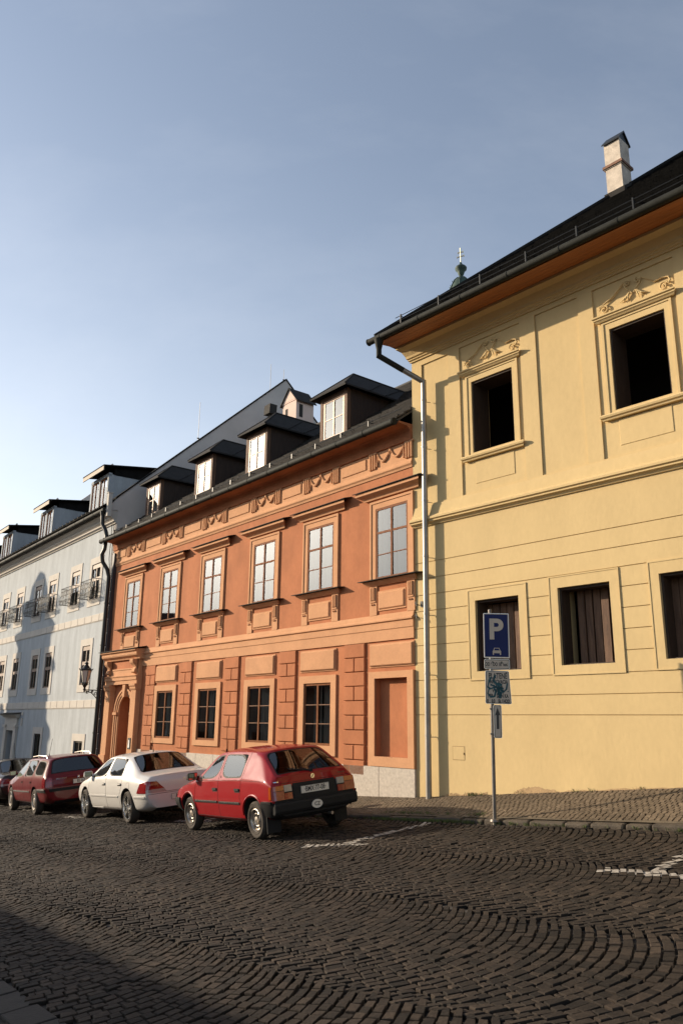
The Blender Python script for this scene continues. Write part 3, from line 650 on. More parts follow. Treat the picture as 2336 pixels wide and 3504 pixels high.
# portal
p = MB()
for (a, b) in ((-14.12, -13.74), (-12.20, -11.85)):
    p.box(a, b, -0.16, 0, -1.6, 2.84); p.box(a-0.04, b+0.04, -0.20, 0, -1.6, 0.30 if 0 else 0.75)
    p.prof_x([(0, 2.70), (-0.18, 2.70), (-0.20, 2.74), (-0.20, 2.78), (-0.23, 2.82), (-0.23, 2.88), (0, 2.88)], a-0.03, b+0.03)
p.prof_x([(0, 2.88), (-0.17, 2.88), (-0.17, 2.98), (-0.20, 3.0), (-0.20, 3.08), (-0.23, 3.12), (-0.17, 3.15), (0, 3.15)], -14.16, -11.82)
p.box(-14.14, -11.84, -0.13, 0, 3.15, 3.32); p.box(-13.72, -12.24, -0.15, 0, 3.32, 3.36)
p.prof_x([(0, 3.62), (-0.17, 3.62), (-0.19, 3.66), (-0.28, 3.72), (-0.30, 3.76), (-0.30, 3.82), (-0.36, 3.86), (-0.36, 3.90), (0, 3.93)], -14.30, -11.70)
p.box(-11.86, -11.84, -0.13, 0, 3.32, 3.62); p.box(-14.14, -14.12, -0.13, 0, 3.32, 3.62)
po = p.build('portal', m_pea, H)
q = MB(); q.box(-14.12, -11.86, -0.10, 0, 3.32, 3.62); q.build('portal_field', m_ora, po)
k = MB(); k.prof_x([(0, 3.985), (-0.40, 3.905), (-0.40, 3.925), (0, 4.005)], -14.36, -11.64); k.build('portal_flashing', m_sheet, po)
for xc in (-13.93, -12.03):                             # scroll consoles
    k = MB(); pts = [(-0.13, 3.62), (-0.30, 3.61), (-0.31, 3.54), (-0.27, 3.47), (-0.20, 3.42), (-0.18, 3.36), (-0.22, 3.30), (-0.22, 3.24), (-0.17, 3.20), (-0.13, 3.19)]
    k.prof_x(pts, xc-0.10, xc+0.10); k.lathe([(0.06, -0.12), (0.06, 0.12)], (xc, -0.245, 3.55), 'x', 12); k.lathe([(0.04, -0.115), (0.04, 0.115)], (xc, -0.195, 3.245), 'x', 12); k.build('console', m_pea, po)
for r0, r1, y in ((0.50, 0.58, -0.05), (0.58, 0.66, -0.075), (0.66, 0.72, -0.10)):  # stepped archivolt
    k = MB(); A_ = arc(ac, 2.04, r0, math.pi, 0, 24); B_ = arc(ac, 2.04, r1, math.pi, 0, 24)
    for i in range(24):
        v = [(A_[i][0], y, A_[i][1]), (A_[i+1][0], y, A_[i+1][1]), (B_[i+1][0], y, B_[i+1][1]), (B_[i][0], y, B_[i][1])]; w_ = [(a, 0.0, c) for a, b, c in v]
        k.hexa([w_[0], w_[1], w_[2], w_[3], v[0], v[1], v[2], v[3]])
    for s in (-1, 1): k.box(ac+s*r0, ac+s*r1, y, 0, -1.6, 1.96)
    k.build('archivolt', m_pea, po)
for s in (-1, 1): k = MB(); k.box(ac+s*0.48, ac+s*0.75, -0.13, 0, 1.96, 2.04); k.build('impost', m_pea, po)
k = MB(); k.hexa([(ac-0.07, 0, 2.50), (ac+0.07, 0, 2.50), (ac+0.10, 0, 2.86), (ac-0.10, 0, 2.86), (ac-0.07, -0.15, 2.50), (ac+0.07, -0.15, 2.50), (ac+0.10, -0.15, 2.86), (ac-0.10, -0.15, 2.86)])
k.build('keystone', m_pea, po)
k = MB(); k.box(-12.12, -11.94, -0.175, -0.158, 0.98, 1.30); kk = k.build('door_plaque', m_blk, H)
k = MB(); k.poly_y([(-12.075, 1.02), (-11.985, 1.02), (-12.01, 1.24), (-12.05, 1.24)], -0.182, -0.174); k.build('plaque_mark', m_white, kk)
# roof
EO = (-0.41, 7.76); PO = 0.76; RO = (5.2, 7.78+PO*5.55)
roof = shingle_roof('roof', m_tile, H, EO, RO, lambda t: -14.78, lambda t: 0.0, 0.24, 0.035)
mb = MB(); mb.hexa([(-14.75, -0.39, 7.72), (0, -0.39, 7.72), (0, 5.2, RO[1]-0.06), (-14.75, 5.2, RO[1]-0.06), (-14.75, -0.41, 7.755), (0, -0.41, 7.755), (0, 5.2, RO[1]-0.02), (-14.75, 5.2, RO[1]-0.02)])
mb.hexa([(-14.75, 5.2, RO[1]-0.06), (0, 5.2, RO[1]-0.06), (0, 10.9, 7.6), (-14.75, 10.9, 7.6), (-14.75, 5.2, RO[1]), (0, 5.2, RO[1]), (0, 10.9, 7.66), (-14.75, 10.9, 7.66)])
mb.build('roof_deck', m_tile, roof)
mb = MB(); mb.tube([(-14.7, 5.2, RO[1]+0.03), (0, 5.2, RO[1]+0.03)], 0.07, 8); mb.build('ridge_cap', m_tile, roof)
gutter(H, -14.82, -0.03, -0.475, 7.70, 0.07, m_gut)
dO2 = (1/math.hypot(1, PO), PO/math.hypot(1, PO)); snow_guard(roof, -14.5, -0.3, EO, dO2, 0.32, m_blk, 0.14, 0.95, 1)
for c in (-3.48, -6.97, -9.95, -13.43):                 # dormers
    d = MB(); w = 0.535; y0, z0, z1 = 0.66, 8.50, 9.74
    yr = lambda z: (z-7.78)/PO-0.35
    for s in (-1, 1):
        d.box(c+s*w, c+s*(w-0.11), y0, y0+0.12, z0, z1); d.hexa([(c+s*(w-0.03), y0+0.121, z0), (c+s*w, y0+0.121, z0), (c+s*w, yr(z1), z1), (c+s*(w-0.03), yr(z1), z1)][0:0] or [(c+s*w-0.02, y0+0.121, z0+0.02), (c+s*w+0.02, y0+0.121, z0+0.02), (c+s*w+0.02, yr(z1)+0.1, z1), (c+s*w-0.02, yr(z1)+0.1, z1), (c+s*w-0.02, y0+0.121, z1+0.001), (c+s*w+0.02, y0+0.121, z1+0.001), (c+s*w+0.02, yr(z1)+0.11, z1+0.002), (c+s*w-0.02, yr(z1)+0.11, z1+0.002)], 1)
    d.box(c-w+0.11, c+w-0.11, y0, y0+0.10, z1-0.10, z1); d.box(c-w, c+w, y0-0.06, y0+0.02, z0+0.0, z0+0.06)
    D = d.build('dormer', [m_shut, m_dwood], H)
    f = window(D, c-w+0.12, c+w-0.12, z0+0.08, z1-0.11, y0+0.012, [0.5, 0.5], 2, m_lfr, m_dgl, 0.06, 0.045, 0.05, [(c-0.34, c+0.34, z0+0.15, z1-0.18)])
    f.name = 'dormer_window'
    r = MB(); ov = 0.18; ze = 9.76; za = 10.46; ya = y0+0.62
    FL, FR, A, B, BL, BR = (c-w-ov, y0-0.20, ze), (c+w+ov, y0-0.20, ze), (c, ya, za), (c, yr(za)+0.3, za-0.0), (c-w-ov, yr(ze)+0.15, ze), (c+w+ov, yr(ze)+0.15, ze)
    slab_poly(r, [[FL, FR, A], [FL, A, B, BL][::-1], [FR, BR, B, A][::-1]], 0.045)
    r.tube([A, B], 0.03, 6); r.tube([FL, A], 0.025, 6); r.tube([FR, A], 0.025, 6)
    for t in (0.45, 0.75):
        P1 = Vector(A).lerp(Vector(B), t); P2 = Vector(FR).lerp(Vector(BR), t*0.9); r.tube([P1+Vector((0, 0, 0.01)), P2+Vector((0, 0, 0.01))], 0.014, 5)
    r.build('dormer_roof', m_sheet, D)
# little house-shaped chimney behind the ridge
def oyz(x): return x
k = MB(); cxk, yk, wk, dk = -12.55, 5.6, 0.445, 0.82; zb, zm, ze, zp = 11.3, 12.5, 13.80, 14.28
k.box(cxk-wk, cxk+wk, yk, yk+dk, zb, ze)
k.box(cxk-wk-0.03, cxk+wk+0.03, yk-0.03, yk+dk+0.03, 12.56, 12.72); k.box(cxk-wk-0.015, cxk+wk+0.015, yk-0.015, yk+dk+0.015, 12.72, 12.76)
k.box(cxk-wk-0.02, cxk+wk+0.02, yk-0.02, yk+dk+0.02, ze-0.06, ze-0.01)
k.poly_y([(cxk-wk, ze), (cxk+wk, ze), (cxk, zp)], yk-0.02, yk+dk+0.02)
ch = k.build('chimney', m_pink, roof)
k = MB(); k.box(cxk-0.26, cxk-0.12, yk-0.012, yk+0.02, 13.02, 13.52)
k.box(cxk+wk-0.02, cxk+wk+0.012, yk+0.14, yk+0.30, 13.07, 13.59); k.build('flue_opening', m_room, ch)
k = MB()
for s in (-1, 1): slab_poly(k, [[(cxk+s*(wk+0.10), yk-0.08, ze-0.09), (cxk+s*(wk+0.10), yk+dk+0.08, ze-0.09), (cxk, yk+dk+0.08, zp+0.06), (cxk, yk-0.08, zp+0.06)]], 0.04)
k.build('chimney_cap', m_sheet, ch)
# small rusty vent cowl on the roof
k = MB(); k.tube([(-9.75, 2.9, 9.9), (-9.75, 2.9, 11.7)], 0.05, 8); v = [Vector((-9.75, 2.9, 11.84))+Vector((a*0.17, b*0.14, c*0.16)) for c in (-1, 1) for (a, b) in ((-1, -1), (1, -1), (1, 1), (-1, 1))]
k.hexa([(p_.x+0.10*(p_.z-11.84), p_.y, p_.z) for p_ in v]); k.build('vent_cowl', m_room, roof)

# ================================================================== YELLOW HOUSE
H = tag(empty('yellow_house', (K.x, K.y, 0), rzY), 'yellow plastered house under renovation with empty dark window openings and wooden eaves', 'house')
UA = [2.01, 4.93, 7.85, 10.77]; LA = [1.945, 3.655, 5.395, 7.10, 8.82]
rec = [(0.27, 0.975, 5.96, 8.97), (1.265, 2.695, 5.96, 8.99), (3.03, 3.91, 5.96, 9.0), (4.195, 5.62, 5.96, 9.0), (5.95, 6.83, 5.96, 9.0), (7.12, 8.55, 5.96, 9.0)]
RD = 0.028
grooves = [4.815, 4.50, 4.185, 3.875, 3.55, 3.23, 2.91, 2.585, 2.27, 1.96]
YX = 13.0
# wall: outer skin with sunk fields and thin joints, window openings through
ops = []
mb = MB()
def rect(x0, x1, z0, z1, y=0.0): mb.add([(x0, y, z0), (x1, y, z0), (x1, y, z1), (x0, y, z1)], [(0, 1, 2, 3)])
def rev(x0, x1, z0, z1, ya, yb):
    for q in ([(x0, ya, z0), (x0, yb, z0), (x0, yb, z1), (x0, ya, z1)], [(x1, ya, z0), (x1, ya, z1), (x1, yb, z1), (x1, yb, z0)], [(x0, ya, z0), (x1, ya, z0), (x1, yb, z0), (x0, yb, z0)], [(x0, ya, z1), (x0, yb, z1), (x1, yb, z1), (x1, ya, z1)]): mb.add(q, [(0, 1, 2, 3)])
def grid(x0, x1, z0, z1, holes, y=0.0):
    xs = sorted({x0, x1, *[h[0] for h in holes], *[h[1] for h in holes]}); zs = sorted({z0, z1, *[h[2] for h in holes], *[h[3] for h in holes]})
    for a, b in zip(xs[:-1], xs[1:]):
        for c, d in zip(zs[:-1], zs[1:]):
            if not any(h[0] < (a+b)/2 < h[1] and h[2] < (c+d)/2 < h[3] for h in holes): rect(a, b, c, d, y)
upw = [(c-0.475, c+0.475, 6.74, 8.18) for c in UA]; low = [(c-0.468, c+0.468, z0, z0+1.25) for c, z0 in zip(LA, (2.70, 2.73, 2.745, 2.76, 2.77))]
frl = [(c-0.635, c+0.635, z0-0.155, z0+1.25+0.20) for c, z0 in zip(LA, (2.70, 2.73, 2.745, 2.76, 2.77))]
grid(0, YX, 5.6, 9.5, rec+[u for u in upw if u[0] > 8.6])
for r0 in rec:
    rev(*r0, 0.0, RD); grid(*r0, [u for u in upw if r0[0] < u[0] < r0[1]], RD)
GH = 0.014
gaps = []
for g in grooves:
    segs = [(0.0, YX)]
    for f in frl:
        if f[2] < g < f[3]:
            ns = []
            for a, b in segs:
                if f[0] > a and f[1] < b: ns += [(a, f[0]), (f[1], b)]
                else: ns.append((a, b))
            segs = ns
    gaps += [(a, b, g-GH/2, g+GH/2) for a, b in segs]
grid(0, YX, -2.0, 5.6, low+gaps)
for g in gaps: rev(*g, 0.0, 0.016); rect(*g, 0.016)
for u in upw: rev(*u, RD if u[0] < 8.6 else 0.0, 0.55)
for u in low: rev(*u, 0.0, 0.5)
mb.add([(0, 0, -2), (0, 13, -2), (0, 13, 9.5), (0, 0, 9.5)], [(0, 1, 2, 3)]); mb.add([(YX, 0, -2), (YX, 13, -2), (YX, 13, 9.5), (YX, 0, 9.5)], [(3, 2, 1, 0)]); mb.add([(0, 13, -2), (YX, 13, -2), (YX, 13, 9.5), (0, 13, 9.5)], [(0, 1, 2, 3)])
me = bpy.data.meshes.new('wall'); me.from_pydata(mb.v, [], mb.f); me.update(); link('wall', me, m_yel, H)
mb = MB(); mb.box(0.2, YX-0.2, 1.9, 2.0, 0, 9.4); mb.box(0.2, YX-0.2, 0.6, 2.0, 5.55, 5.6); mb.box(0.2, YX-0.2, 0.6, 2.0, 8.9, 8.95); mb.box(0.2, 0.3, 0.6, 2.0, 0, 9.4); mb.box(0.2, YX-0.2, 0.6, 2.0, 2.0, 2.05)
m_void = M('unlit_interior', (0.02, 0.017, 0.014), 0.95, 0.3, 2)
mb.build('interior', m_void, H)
# storey cornice and eave cornice
mb = MB(); mb.prof_x([(0, 5.52), (-0.03, 5.525), (-0.045, 5.55), (-0.07, 5.57), (-0.10, 5.58), (-0.10, 5.605), (-0.13, 5.625), (-0.13, 5.66), (-0.05, 5.72), (-0.02, 5.93), (0, 5.93)], 0.0, YX); mb.build('storey_cornice', m_yel, H)
mb = MB(); mb.prof_x([(0, 9.10), (-0.03, 9.10), (-0.03, 9.13), (-0.06, 9.145), (-0.06, 9.17), (-0.09, 9.185), (-0.10, 9.23), (-0.17, 9.33), (-0.27, 9.385), (-0.27, 9.44), (0.0, 9.44)], -0.01, YX, 0, 0.7, 0); mb.build('eave_cornice', m_yel, H)
for i, c in enumerate(UA):
    z0, z1 = 6.74, 8.18
    L = MB()
    for (a, b, za, zb) in ((c-0.475, c-0.445, z0, z1), (c+0.445, c+0.475, z0, z1), (c-0.445, c+0.445, z1-0.035, z1)): L.box(a+0.001, b-0.001, 0.045, 0.50, za, zb)
    f = L.build('window_opening', m_dwood, H)
    g = MB(); y0 = 0.010
    for (a, b, za, zb) in ((c-0.605, c-0.475, 6.66, 8.33), (c+0.475, c+0.605, 6.66, 8.33), (c-0.475, c+0.475, z1, 8.33), (c-0.475, c+0.475, 6.66, z0)): g.box(a, b, y0, RD, za, zb)
    for (a, b, za, zb) in ((c-0.605, c-0.565, 6.66, 8.33), (c+0.565, c+0.605, 6.66, 8.33), (c-0.565, c+0.565, 8.29, 8.33)): g.box(a, b, y0-0.016, y0+0.01, za, zb)
    g.prof_x([(RD, 8.33), (-0.03, 8.33), (-0.05, 8.355), (-0.07, 8.37), (-0.07, 8.39), (-0.095, 8.405), (-0.095, 8.43), (RD, 8.455)], c-0.66, c+0.66, 0, 0.7, 0.7)
    g.prof_x([(RD, 6.585), (-0.04, 6.585), (-0.05, 6.61), (-0.075, 6.625), (-0.085, 6.655), (-0.07, 6.68), (RD, 6.69)], c-0.66, c+0.66, 0, 0.7, 0.7)
    g.bbox(c-0.44, c+0.44, 0.018, RD, 6.13, 6.57, 0.006)
    g.build('casing', m_yel, f)
    o = MB()                                            # stucco scrolls and leaf bunch
    for s in (-1, 1):
        sp = [(c+s*(0.52+0.085*math.cos(a)*(1-a/11)), RD-0.035, 8.55+0.085*math.sin(a)*(1-a/11)) for a in np.linspace(8.5, 0.2, 18)]
        sp += [(c+s*0.63, RD-0.035, 8.62), (c+s*0.60, RD-0.035, 8.69), (c+s*0.50, RD-0.035, 8.715), (c+s*0.36, RD-0.03, 8.70)] if s > 0 else [(c-0.60, RD-0.035, 8.62), (c-0.50, RD-0.035, 8.66), (c-0.36, RD-0.035, 8.72), (c-0.24, RD-0.03, 8.82), (c-0.15, RD-0.03, 8.90)]
        o.tube(sp, 0.014, 6)
        sp = [(c+s*(0.09+0.055*math.cos(a)*(1-a/12)), RD-0.03, 8.86+0.055*math.sin(a)*(1-a/12)) for a in np.linspace(9, 0, 14)]+[(c+s*0.13, RD-0.03, 8.80), (c+s*0.06, RD-0.03, 8.72), (c+s*0.02, RD-0.03, 8.66)]
        o.tube(sp, 0.012, 6)
        if s > 0: o.tube([(c+0.15, RD-0.02, 8.88), (c+0.26, RD-0.02, 8.80), (c+0.36, RD-0.02, 8.72)], 0.010, 6)
        for a in (-0.9, -0.45, 0.0): o.tube([(c+s*0.05, RD-0.03, 8.70), (c+s*(0.08+0.08*abs(a)), RD-0.045, 8.62+0.03*a), (c+s*(0.10+0.16*abs(a)), RD-0.02, 8.53+0.05*abs(a))], [0.008, 0.018, 0.004], 6)
    o.build('scroll_ornament', m_yel, f)
for i, (c, u, fr) in enumerate(zip(LA, low, frl)):
    z0, z1 = u[2], u[3]; L = MB()
    for (a, b, za, zb) in ((c-0.467, c-0.43, z0, z1), (c+0.43, c+0.467, z0, z1), (c-0.43, c+0.43, z1-0.04, z1), (c-0.43, c+0.43, z0, z0+0.02)): L.box(a+0.001, b-0.001, 0.05, 0.29, za, zb)
    f = L.build('window_opening', m_dwood, H)
    g = MB()
    for (a, b, za, zb) in ((fr[0], u[0], fr[2], fr[3]), (u[1], fr[1], fr[2], fr[3]), (u[0], u[1], z1, fr[3]), (u[0], u[1], fr[2], z0)): g.box(a, b, -0.010, 0, za, zb)
    for (a, b, za, zb) in ((fr[0], fr[0]+0.022, fr[2], fr[3]), (fr[1]-0.022, fr[1], fr[2], fr[3]), (fr[0]+0.022, fr[1]-0.022, fr[3]-0.022, fr[3]), (fr[0]+0.022, fr[1]-0.022, fr[2], fr[2]+0.022)): g.box(a, b, -0.018, -0.009, za, zb)
    g.build('casing', m_yel, f)
    s = MB(); x = c-0.46+(0.16 if i == 1 else 0)        # rough boards behind the opening
    while x < c+0.44:
        w = random.uniform(0.11, 0.16); s.box(x, min(x+w, c+0.46), 0.30+random.uniform(0, 0.03), 0.345, z0-0.1, z1+0.1-(0.0 if i != 0 else random.uniform(0.15, 0.17))); x += w+random.uniform(0.006, 0.03)
    s.build('shutter_boards', m_shut, f)
# roof: hipped at the downhill end, boarded soffit, gutter
EYy, EYz = -0.83, 9.43; T = 0.905; RY = 5.5; RYz = EYz+T*(RY-EYy)
roof = shingle_roof('roof', m_tilb, H, (EYy, EYz), (RY, RYz), lambda t: -0.22+t*(RY-EYy), lambda t: YX+0.3, 0.28, 0.04)
mb = MB(); e0 = (-0.22, EYy, EYz-0.01); r0 = (-0.22+RY-EYy, RY, RYz-0.01)
mb.add([e0, (YX+0.3, EYy, EYz-0.01), (YX+0.3, RY, RYz-0.01), r0, (-0.22, 2*RY-EYy, EYz-0.01), (YX+0.3, 2*RY-EYy, EYz-0.01)], [(0, 1, 2, 3), (4, 0, 3), (5, 4, 3, 2)])
mb.tube([(e0[0], e0[1], e0[2]+0.07), (r0[0], r0[1], r0[2]+0.07)], 0.085, 8); mb.tube([r0, (YX+0.3, RY, RYz)], 0.07, 6); mb.build('roof_deck', m_tilb, roof)
mb = MB(); n = 6; sz = lambda y: 9.345+(y+0.83)*0.16
for k in range(n):
    ya, yb = EYy+0.03+k*0.105, EYy+0.03+(k+1)*0.105-0.004
    mb.hexa([(-0.20, ya, sz(ya)), (YX+0.25, ya, sz(ya)), (YX+0.25, yb, sz(yb)), (-0.20, yb, sz(yb)), (-0.20, ya, sz(ya)+0.02), (YX+0.25, ya, sz(ya)+0.02), (YX+0.25, yb, sz(yb)+0.02), (-0.20, yb, sz(yb)+0.02)])
mb.box(-0.20, YX+0.25, EYy, EYy+0.028, 9.34, 9.46); mb.box(-0.20, -0.012, -0.16, 12, 9.445, 9.465)
mb.build('soffit', m_soff, H)
gt = gutter(H, -0.36, YX+0.2, -0.90, 9.40, 0.068, m_gut, 1.05)
dY2 = (1/math.hypot(1, T), T/math.hypot(1, T)); snow_guard(roof, 0.25, YX-0.3, (EYy, EYz+0.04), dY2, 0.34, m_blk, 0.20, 1.02, 2)
# downpipe
d = MB(); xo = -0.06
d.lathe([(0.10, 0.0), (0.085, -0.08), (0.055, -0.22)], (xo, -0.90, 9.36), 'z', 12); d.tube([(xo, -0.90, 9.18), (xo, -0.90, 8.97)], 0.056, 12); 
P0, P1 = Vector((xo, -0.90, 8.99)), Vector((0.44, -0.13, 8.50)); d.tube([P0+Vector((-0.01, -0.03, 0.015)), P0.lerp(P1, 0.55)], 0.058, 12)
dp = d.build('downpipe', m_gut, H)
d = MB(); d.tube([P0.lerp(P1, 0.55), P1], 0.056, 14); d.tube([P1+Vector((0, 0, 0.03)), (0.405, -0.13, 0.50)], 0.055, 16)
for z in (8.1, 7.1, 6.0, 4.9, 3.8, 2.7, 1.6): d.lathe([(0.062, -0.015), (0.062, 0.015)], (0.44-0.035*(8.5-z)/8, -0.13, z), 'z', 14); d.tube([(0.43, -0.13, z-0.03), (0.50, 0.0, z-0.03)], 0.008, 5)
d.build('pipe', m_zinc, dp)
# chimney with gabled cap
k = MB(); a0, a1, b0, b1 = 3.27, 3.63, 2.66, 3.06
k.box(a0, a1, b0, b1, 11.6, 14.0); k.box(a0-0.02, a1+0.02, b0-0.02, b1+0.02, 13.35, 13.37)
ch = k.build('chimney', m_chim, roof); k = MB(); k.box(a0-0.045, a1+0.045, b0-0.045, b1+0.045, 13.37, 13.43); k.build('brick_band', m_brick, ch)
k = MB(); ym = (b0+b1)/2
for s in (-1, 1): slab_poly(k, [[(a0-0.03, ym+s*(0.20+0.04), 13.99), (a1+0.03, ym+s*(0.20+0.04), 13.99), (a1+0.03, ym, 14.26), (a0-0.03, ym, 14.26)]], 0.035)
k.add([(a1+0.0, b0, 14.0), (a1+0.0, b1, 14.0), (a1+0.0, ym, 14.22), (a0, b0, 14.0), (a0, b1, 14.0), (a0, ym, 14.22)], [(0, 1, 2), (3, 5, 4)]); k.build('chimney_cap', m_blk, ch)
k = MB(); k.box(a0-0.06, a1+0.06, b0-0.06, b1+0.08, 11.6, 12.55+0.0) if 0 else None
k.hexa([(a0-0.05, b0-0.05, 11.9), (a1+0.05, b0-0.05, 11.9), (a1+0.05, b1+0.05, 12.2), (a0-0.05, b1+0.05, 12.2), (a0-0.05, b0-0.05, EYz+T*(b0-EYy)+0.16), (a1+0.05, b0-0.05, EYz+T*(b0-EYy)+0.16), (a1+0.05, b1+0.05, EYz+T*(b1-EYy)+0.16), (a0-0.05, b1+0.05, EYz+T*(b1-EYy)+0.16)])
k.build('chimney_flashing', m_sheet, ch)
# meter door outline, flaking plaster at the foot, wire hooks
mb = MB(); mb.box(0.875, 1.135, -0.004, 0.0, 1.20, 1.42); mb.build('meter_door', m_yel, H)
mm = M('meter_gap', (0.20, 0.12, 0.04), 0.9); mb = MB()
for (a, b, c_, d_) in ((0.868, 0.875, 1.195, 1.425), (1.135, 1.142, 1.195, 1.425), (0.875, 1.135, 1.42, 1.427), (0.875, 1.135, 1.194, 1.20)): mb.box(a, b, -0.003, 0.0, c_, d_)
mb.box(1.118, 1.130, -0.012, -0.003, 1.29, 1.32); mb.build('meter_frame', mm, H)
m_mort = M('bare_mortar', (0.40, 0.27, 0.14), 0.95, 0.3, 8, 0.6, 30, fine=0.2)
mb = MB()
def patch(pts, y=-0.004):
    n = len(pts); mb.add([(x, y, z) for x, z in pts], [tuple(range(n))])
def gz_w(x): X, Y = Yp(x, -0.05); return float(pav_z(X, Y))
def ragged(x0, x1, hf, n=26):
    top = [(x0+(x1-x0)*i/n, gz_w(x0+(x1-x0)*i/n)+max(0.01, hf(i/n)+random.uniform(-0.018, 0.018))) for i in range(n+1)]
    for (a, c1), (b, c2) in zip(top[:-1], top[1:]): mb.add([(a, -0.005, gz_w(a)-0.05), (b, -0.005, gz_w(b)-0.05), (b, -0.005, c2), (a, -0.005, c1)], [(0, 1, 2, 3)])
ragged(2.12, 2.95, lambda t: 0.02+0.11*math.sin(min(1, t*1.8)*math.pi*0.5)*(1-t)**0.5); ragged(0.6, 1.6, lambda t: 0.02+0.03*abs(math.sin(t*7))); ragged(2.95, 6.0, lambda t: 0.022)
mb.build('bare_mortar', m_mort, H)
mb = MB(); 
for z in (4.02, 3.78): mb.tube([(0.02, 0.0, z), (0.10, -0.10, z+0.02), (0.17, -0.12, z-0.02), (0.18, -0.06, z-0.03)], 0.007, 5); mb.tube([(0.12, -0.10, z+0.04), (0.16, -0.13, z-0.05)], 0.006, 5)
mb.box(0.20, 0.25, -0.06, 0.0, 3.95, 4.06); mb.build('wire_hook', m_blk, H)

# ================================================================== PALE BLUE HOUSE
H = tag(empty('blue_house', (KB.x, KB.y, 0), rzB), 'long pale blue three storey house with cream window surrounds and iron window baskets', 'house')
BW = [-1.52, -3.55, -6.15, -7.95, -10.50, -12.68, -15.3, -17.2, -19.6]; MW = [-1.78, -5.78, -7.46, -10.03, -12.12, -15.2, -17.4, -19.6]; GWB = [(-1.76, 1.10, 0.42), (-6.18, 1.27, 0.40), (-12.9, 1.3, 0.42)]
hw = 0.41
ops = [(c-hw, c+hw, 5.90, 7.22, 0.22) for c in BW]+[(c-0.37, c+0.37, 2.98, 4.32, 0.22) for c in MW]+[(c-w, c+w, -0.15 if c > -5 else -0.55, t, 0.24) for c, t, w in GWB]+[(-10.13, -9.13, -2.5, 1.35, 0.35)]
facade('wall', m_blu, H, -22, 0, -3, 8.9, ops, 0.22)
mb = MB()
for xg in (0.0, -21.75): mb.prof_x([(0.0, -3), (13.6, -3), (13.6, 9.38), (6.8, 15.74), (0.0, 9.38)], xg-0.25, xg)
mb.prof_x([(-0.44, 8.84), (0.0, 8.84), (0.0, 9.37)], -0.04, 0.0)
mb.add([(-22, 13.6, -3), (0, 13.6, -3), (0, 13.6, 9.4), (-22, 13.6, 9.4)], [(0, 1, 2, 3)]); mb.build('gable_wall', m_gry, H)
mb = MB()
for za, zb in ((5.7, 7.4), (2.8, 4.5), (-1, 1.5)): mb.box(-21.8, -0.2, 1.1, 1.15, za, zb)
mb.build('interior', m_room, H)
m_fas = M('tan_fascia', (0.26, 0.20, 0.14), 0.7, 0.2, 6)
m_bgl = glass('blue_house_glass', 1.9, (0.55, 0.55, 0.55), 0.0, 0.0)
# one window basket, copied
def basket_mesh():
    g = MB(); w, dpt, h = 0.62, 0.30, 0.60
    path = lambda z, b=0.0: [(-w, 0, z), (-w-b*0.3, -dpt-b, z), (w+b*0.3, -dpt-b, z), (w, 0, z)]
    g.tube(path(0.0), 0.012, 5); g.tube(path(h), 0.013, 5); g.tube(path(0.14, 0.03), 0.008, 5)
    n = 9
    for i in range(n+1):
        x = -w+2*w*i/n; g.tube([(x, -dpt, 0), (x, -dpt-0.05, 0.14), (x, -dpt, 0.32), (x, -dpt, h)], 0.008, 5)
    for i in range(n):
        x = -w+2*w*(i+0.5)/n; g.tube([(x+0.05*math.cos(a), -dpt, 0.40+0.10*math.sin(a)) for a in np.linspace(0, 2*math.pi, 11)[:-1]], 0.008, 5, closed=True)
        g.tube([(x+0.045*math.cos(a), -dpt-0.035, 0.09+0.05*math.sin(a)) for a in np.linspace(0, 2*math.pi, 9)[:-1]], 0.007, 5, closed=True)
    for s in (-1, 1):
        for y in (-0.1, -0.2): g.tube([(s*w, y, 0), (s*(w+0.02), y, 0.2), (s*w, y, h)], 0.008, 5)
        g.tube([(s*w*0.5, 0, -0.04), (s*w*0.5, -dpt, -0.04)], 0.012, 5)
    for i in range(5): g.tube([(-w, -dpt*i/4, 0.005), (w, -dpt*i/4, 0.005)], 0.006, 4)
    me_o = g.build('window_basket', m_blk, None); me = me_o.data; bpy.data.objects.remove(me_o); return me
bme = basket_mesh()
def surround(f, c, w, zb, zt, fw, x_extra=0.0, y=-0.022):
    g = MB(); 
    for (a, b, za, zc_) in ((c-w-fw, c-w, zb-0.25, zt+0.24), (c+w, c+w+fw, zb-0.25, zt+0.24), (c-w, c+w, zt, zt+0.24), (c-w, c+w, zb-0.25, zb)): g.box(a, b, y, 0, za, zc_)
    g.build('surround', m_cre, f)
for c in BW:
    f = window(H, c-hw, c+hw, 5.90, 7.22, 0.012, [0.40, 0.6], 2, m_bwood, m_bgl, 0.05, 0.06, 0.06, transom=0)
    for zz_ in (7.05, 6.60): t = MB(); t.box(c-hw+0.05, c+hw-0.05, 0.0, 0.02, zz_, zz_+0.12); t.build('transom_board', m_bwood, f)
    surround(f, c, hw, 5.95, 7.22, 0.20)
    b = bpy.data.objects.new('window_basket', bme); COL.objects.link(b); b.parent = f; b.location = (c-0.02, 0.0, 5.98)
for c in MW:
    f = window(H, c-0.37, c+0.37, 2.98, 4.32, 0.012, [0.42, 0.58], 2, m_bwood, m_wgl, 0.05, 0.05, 0.06, transom=0)
    for zz_ in (4.16, 3.66): t = MB(); t.box(c-0.32, c+0.32, 0.0, 0.02, zz_, zz_+0.12); t.build('transom_board', m_bwood, f)
    surround(f, c, 0.37, 2.98, 4.32, 0.21)
for c, t_, w in GWB:
    f = window(H, c-w, c+w, -0.15 if c > -5 else -0.55, t_, 0.03, [0.5, 0.5], 2, m_dwood, m_wgl, 0.05, 0.05, 0.06)
    surround(f, c, w, -0.15 if c > -5 else -0.55, t_, 0.20)
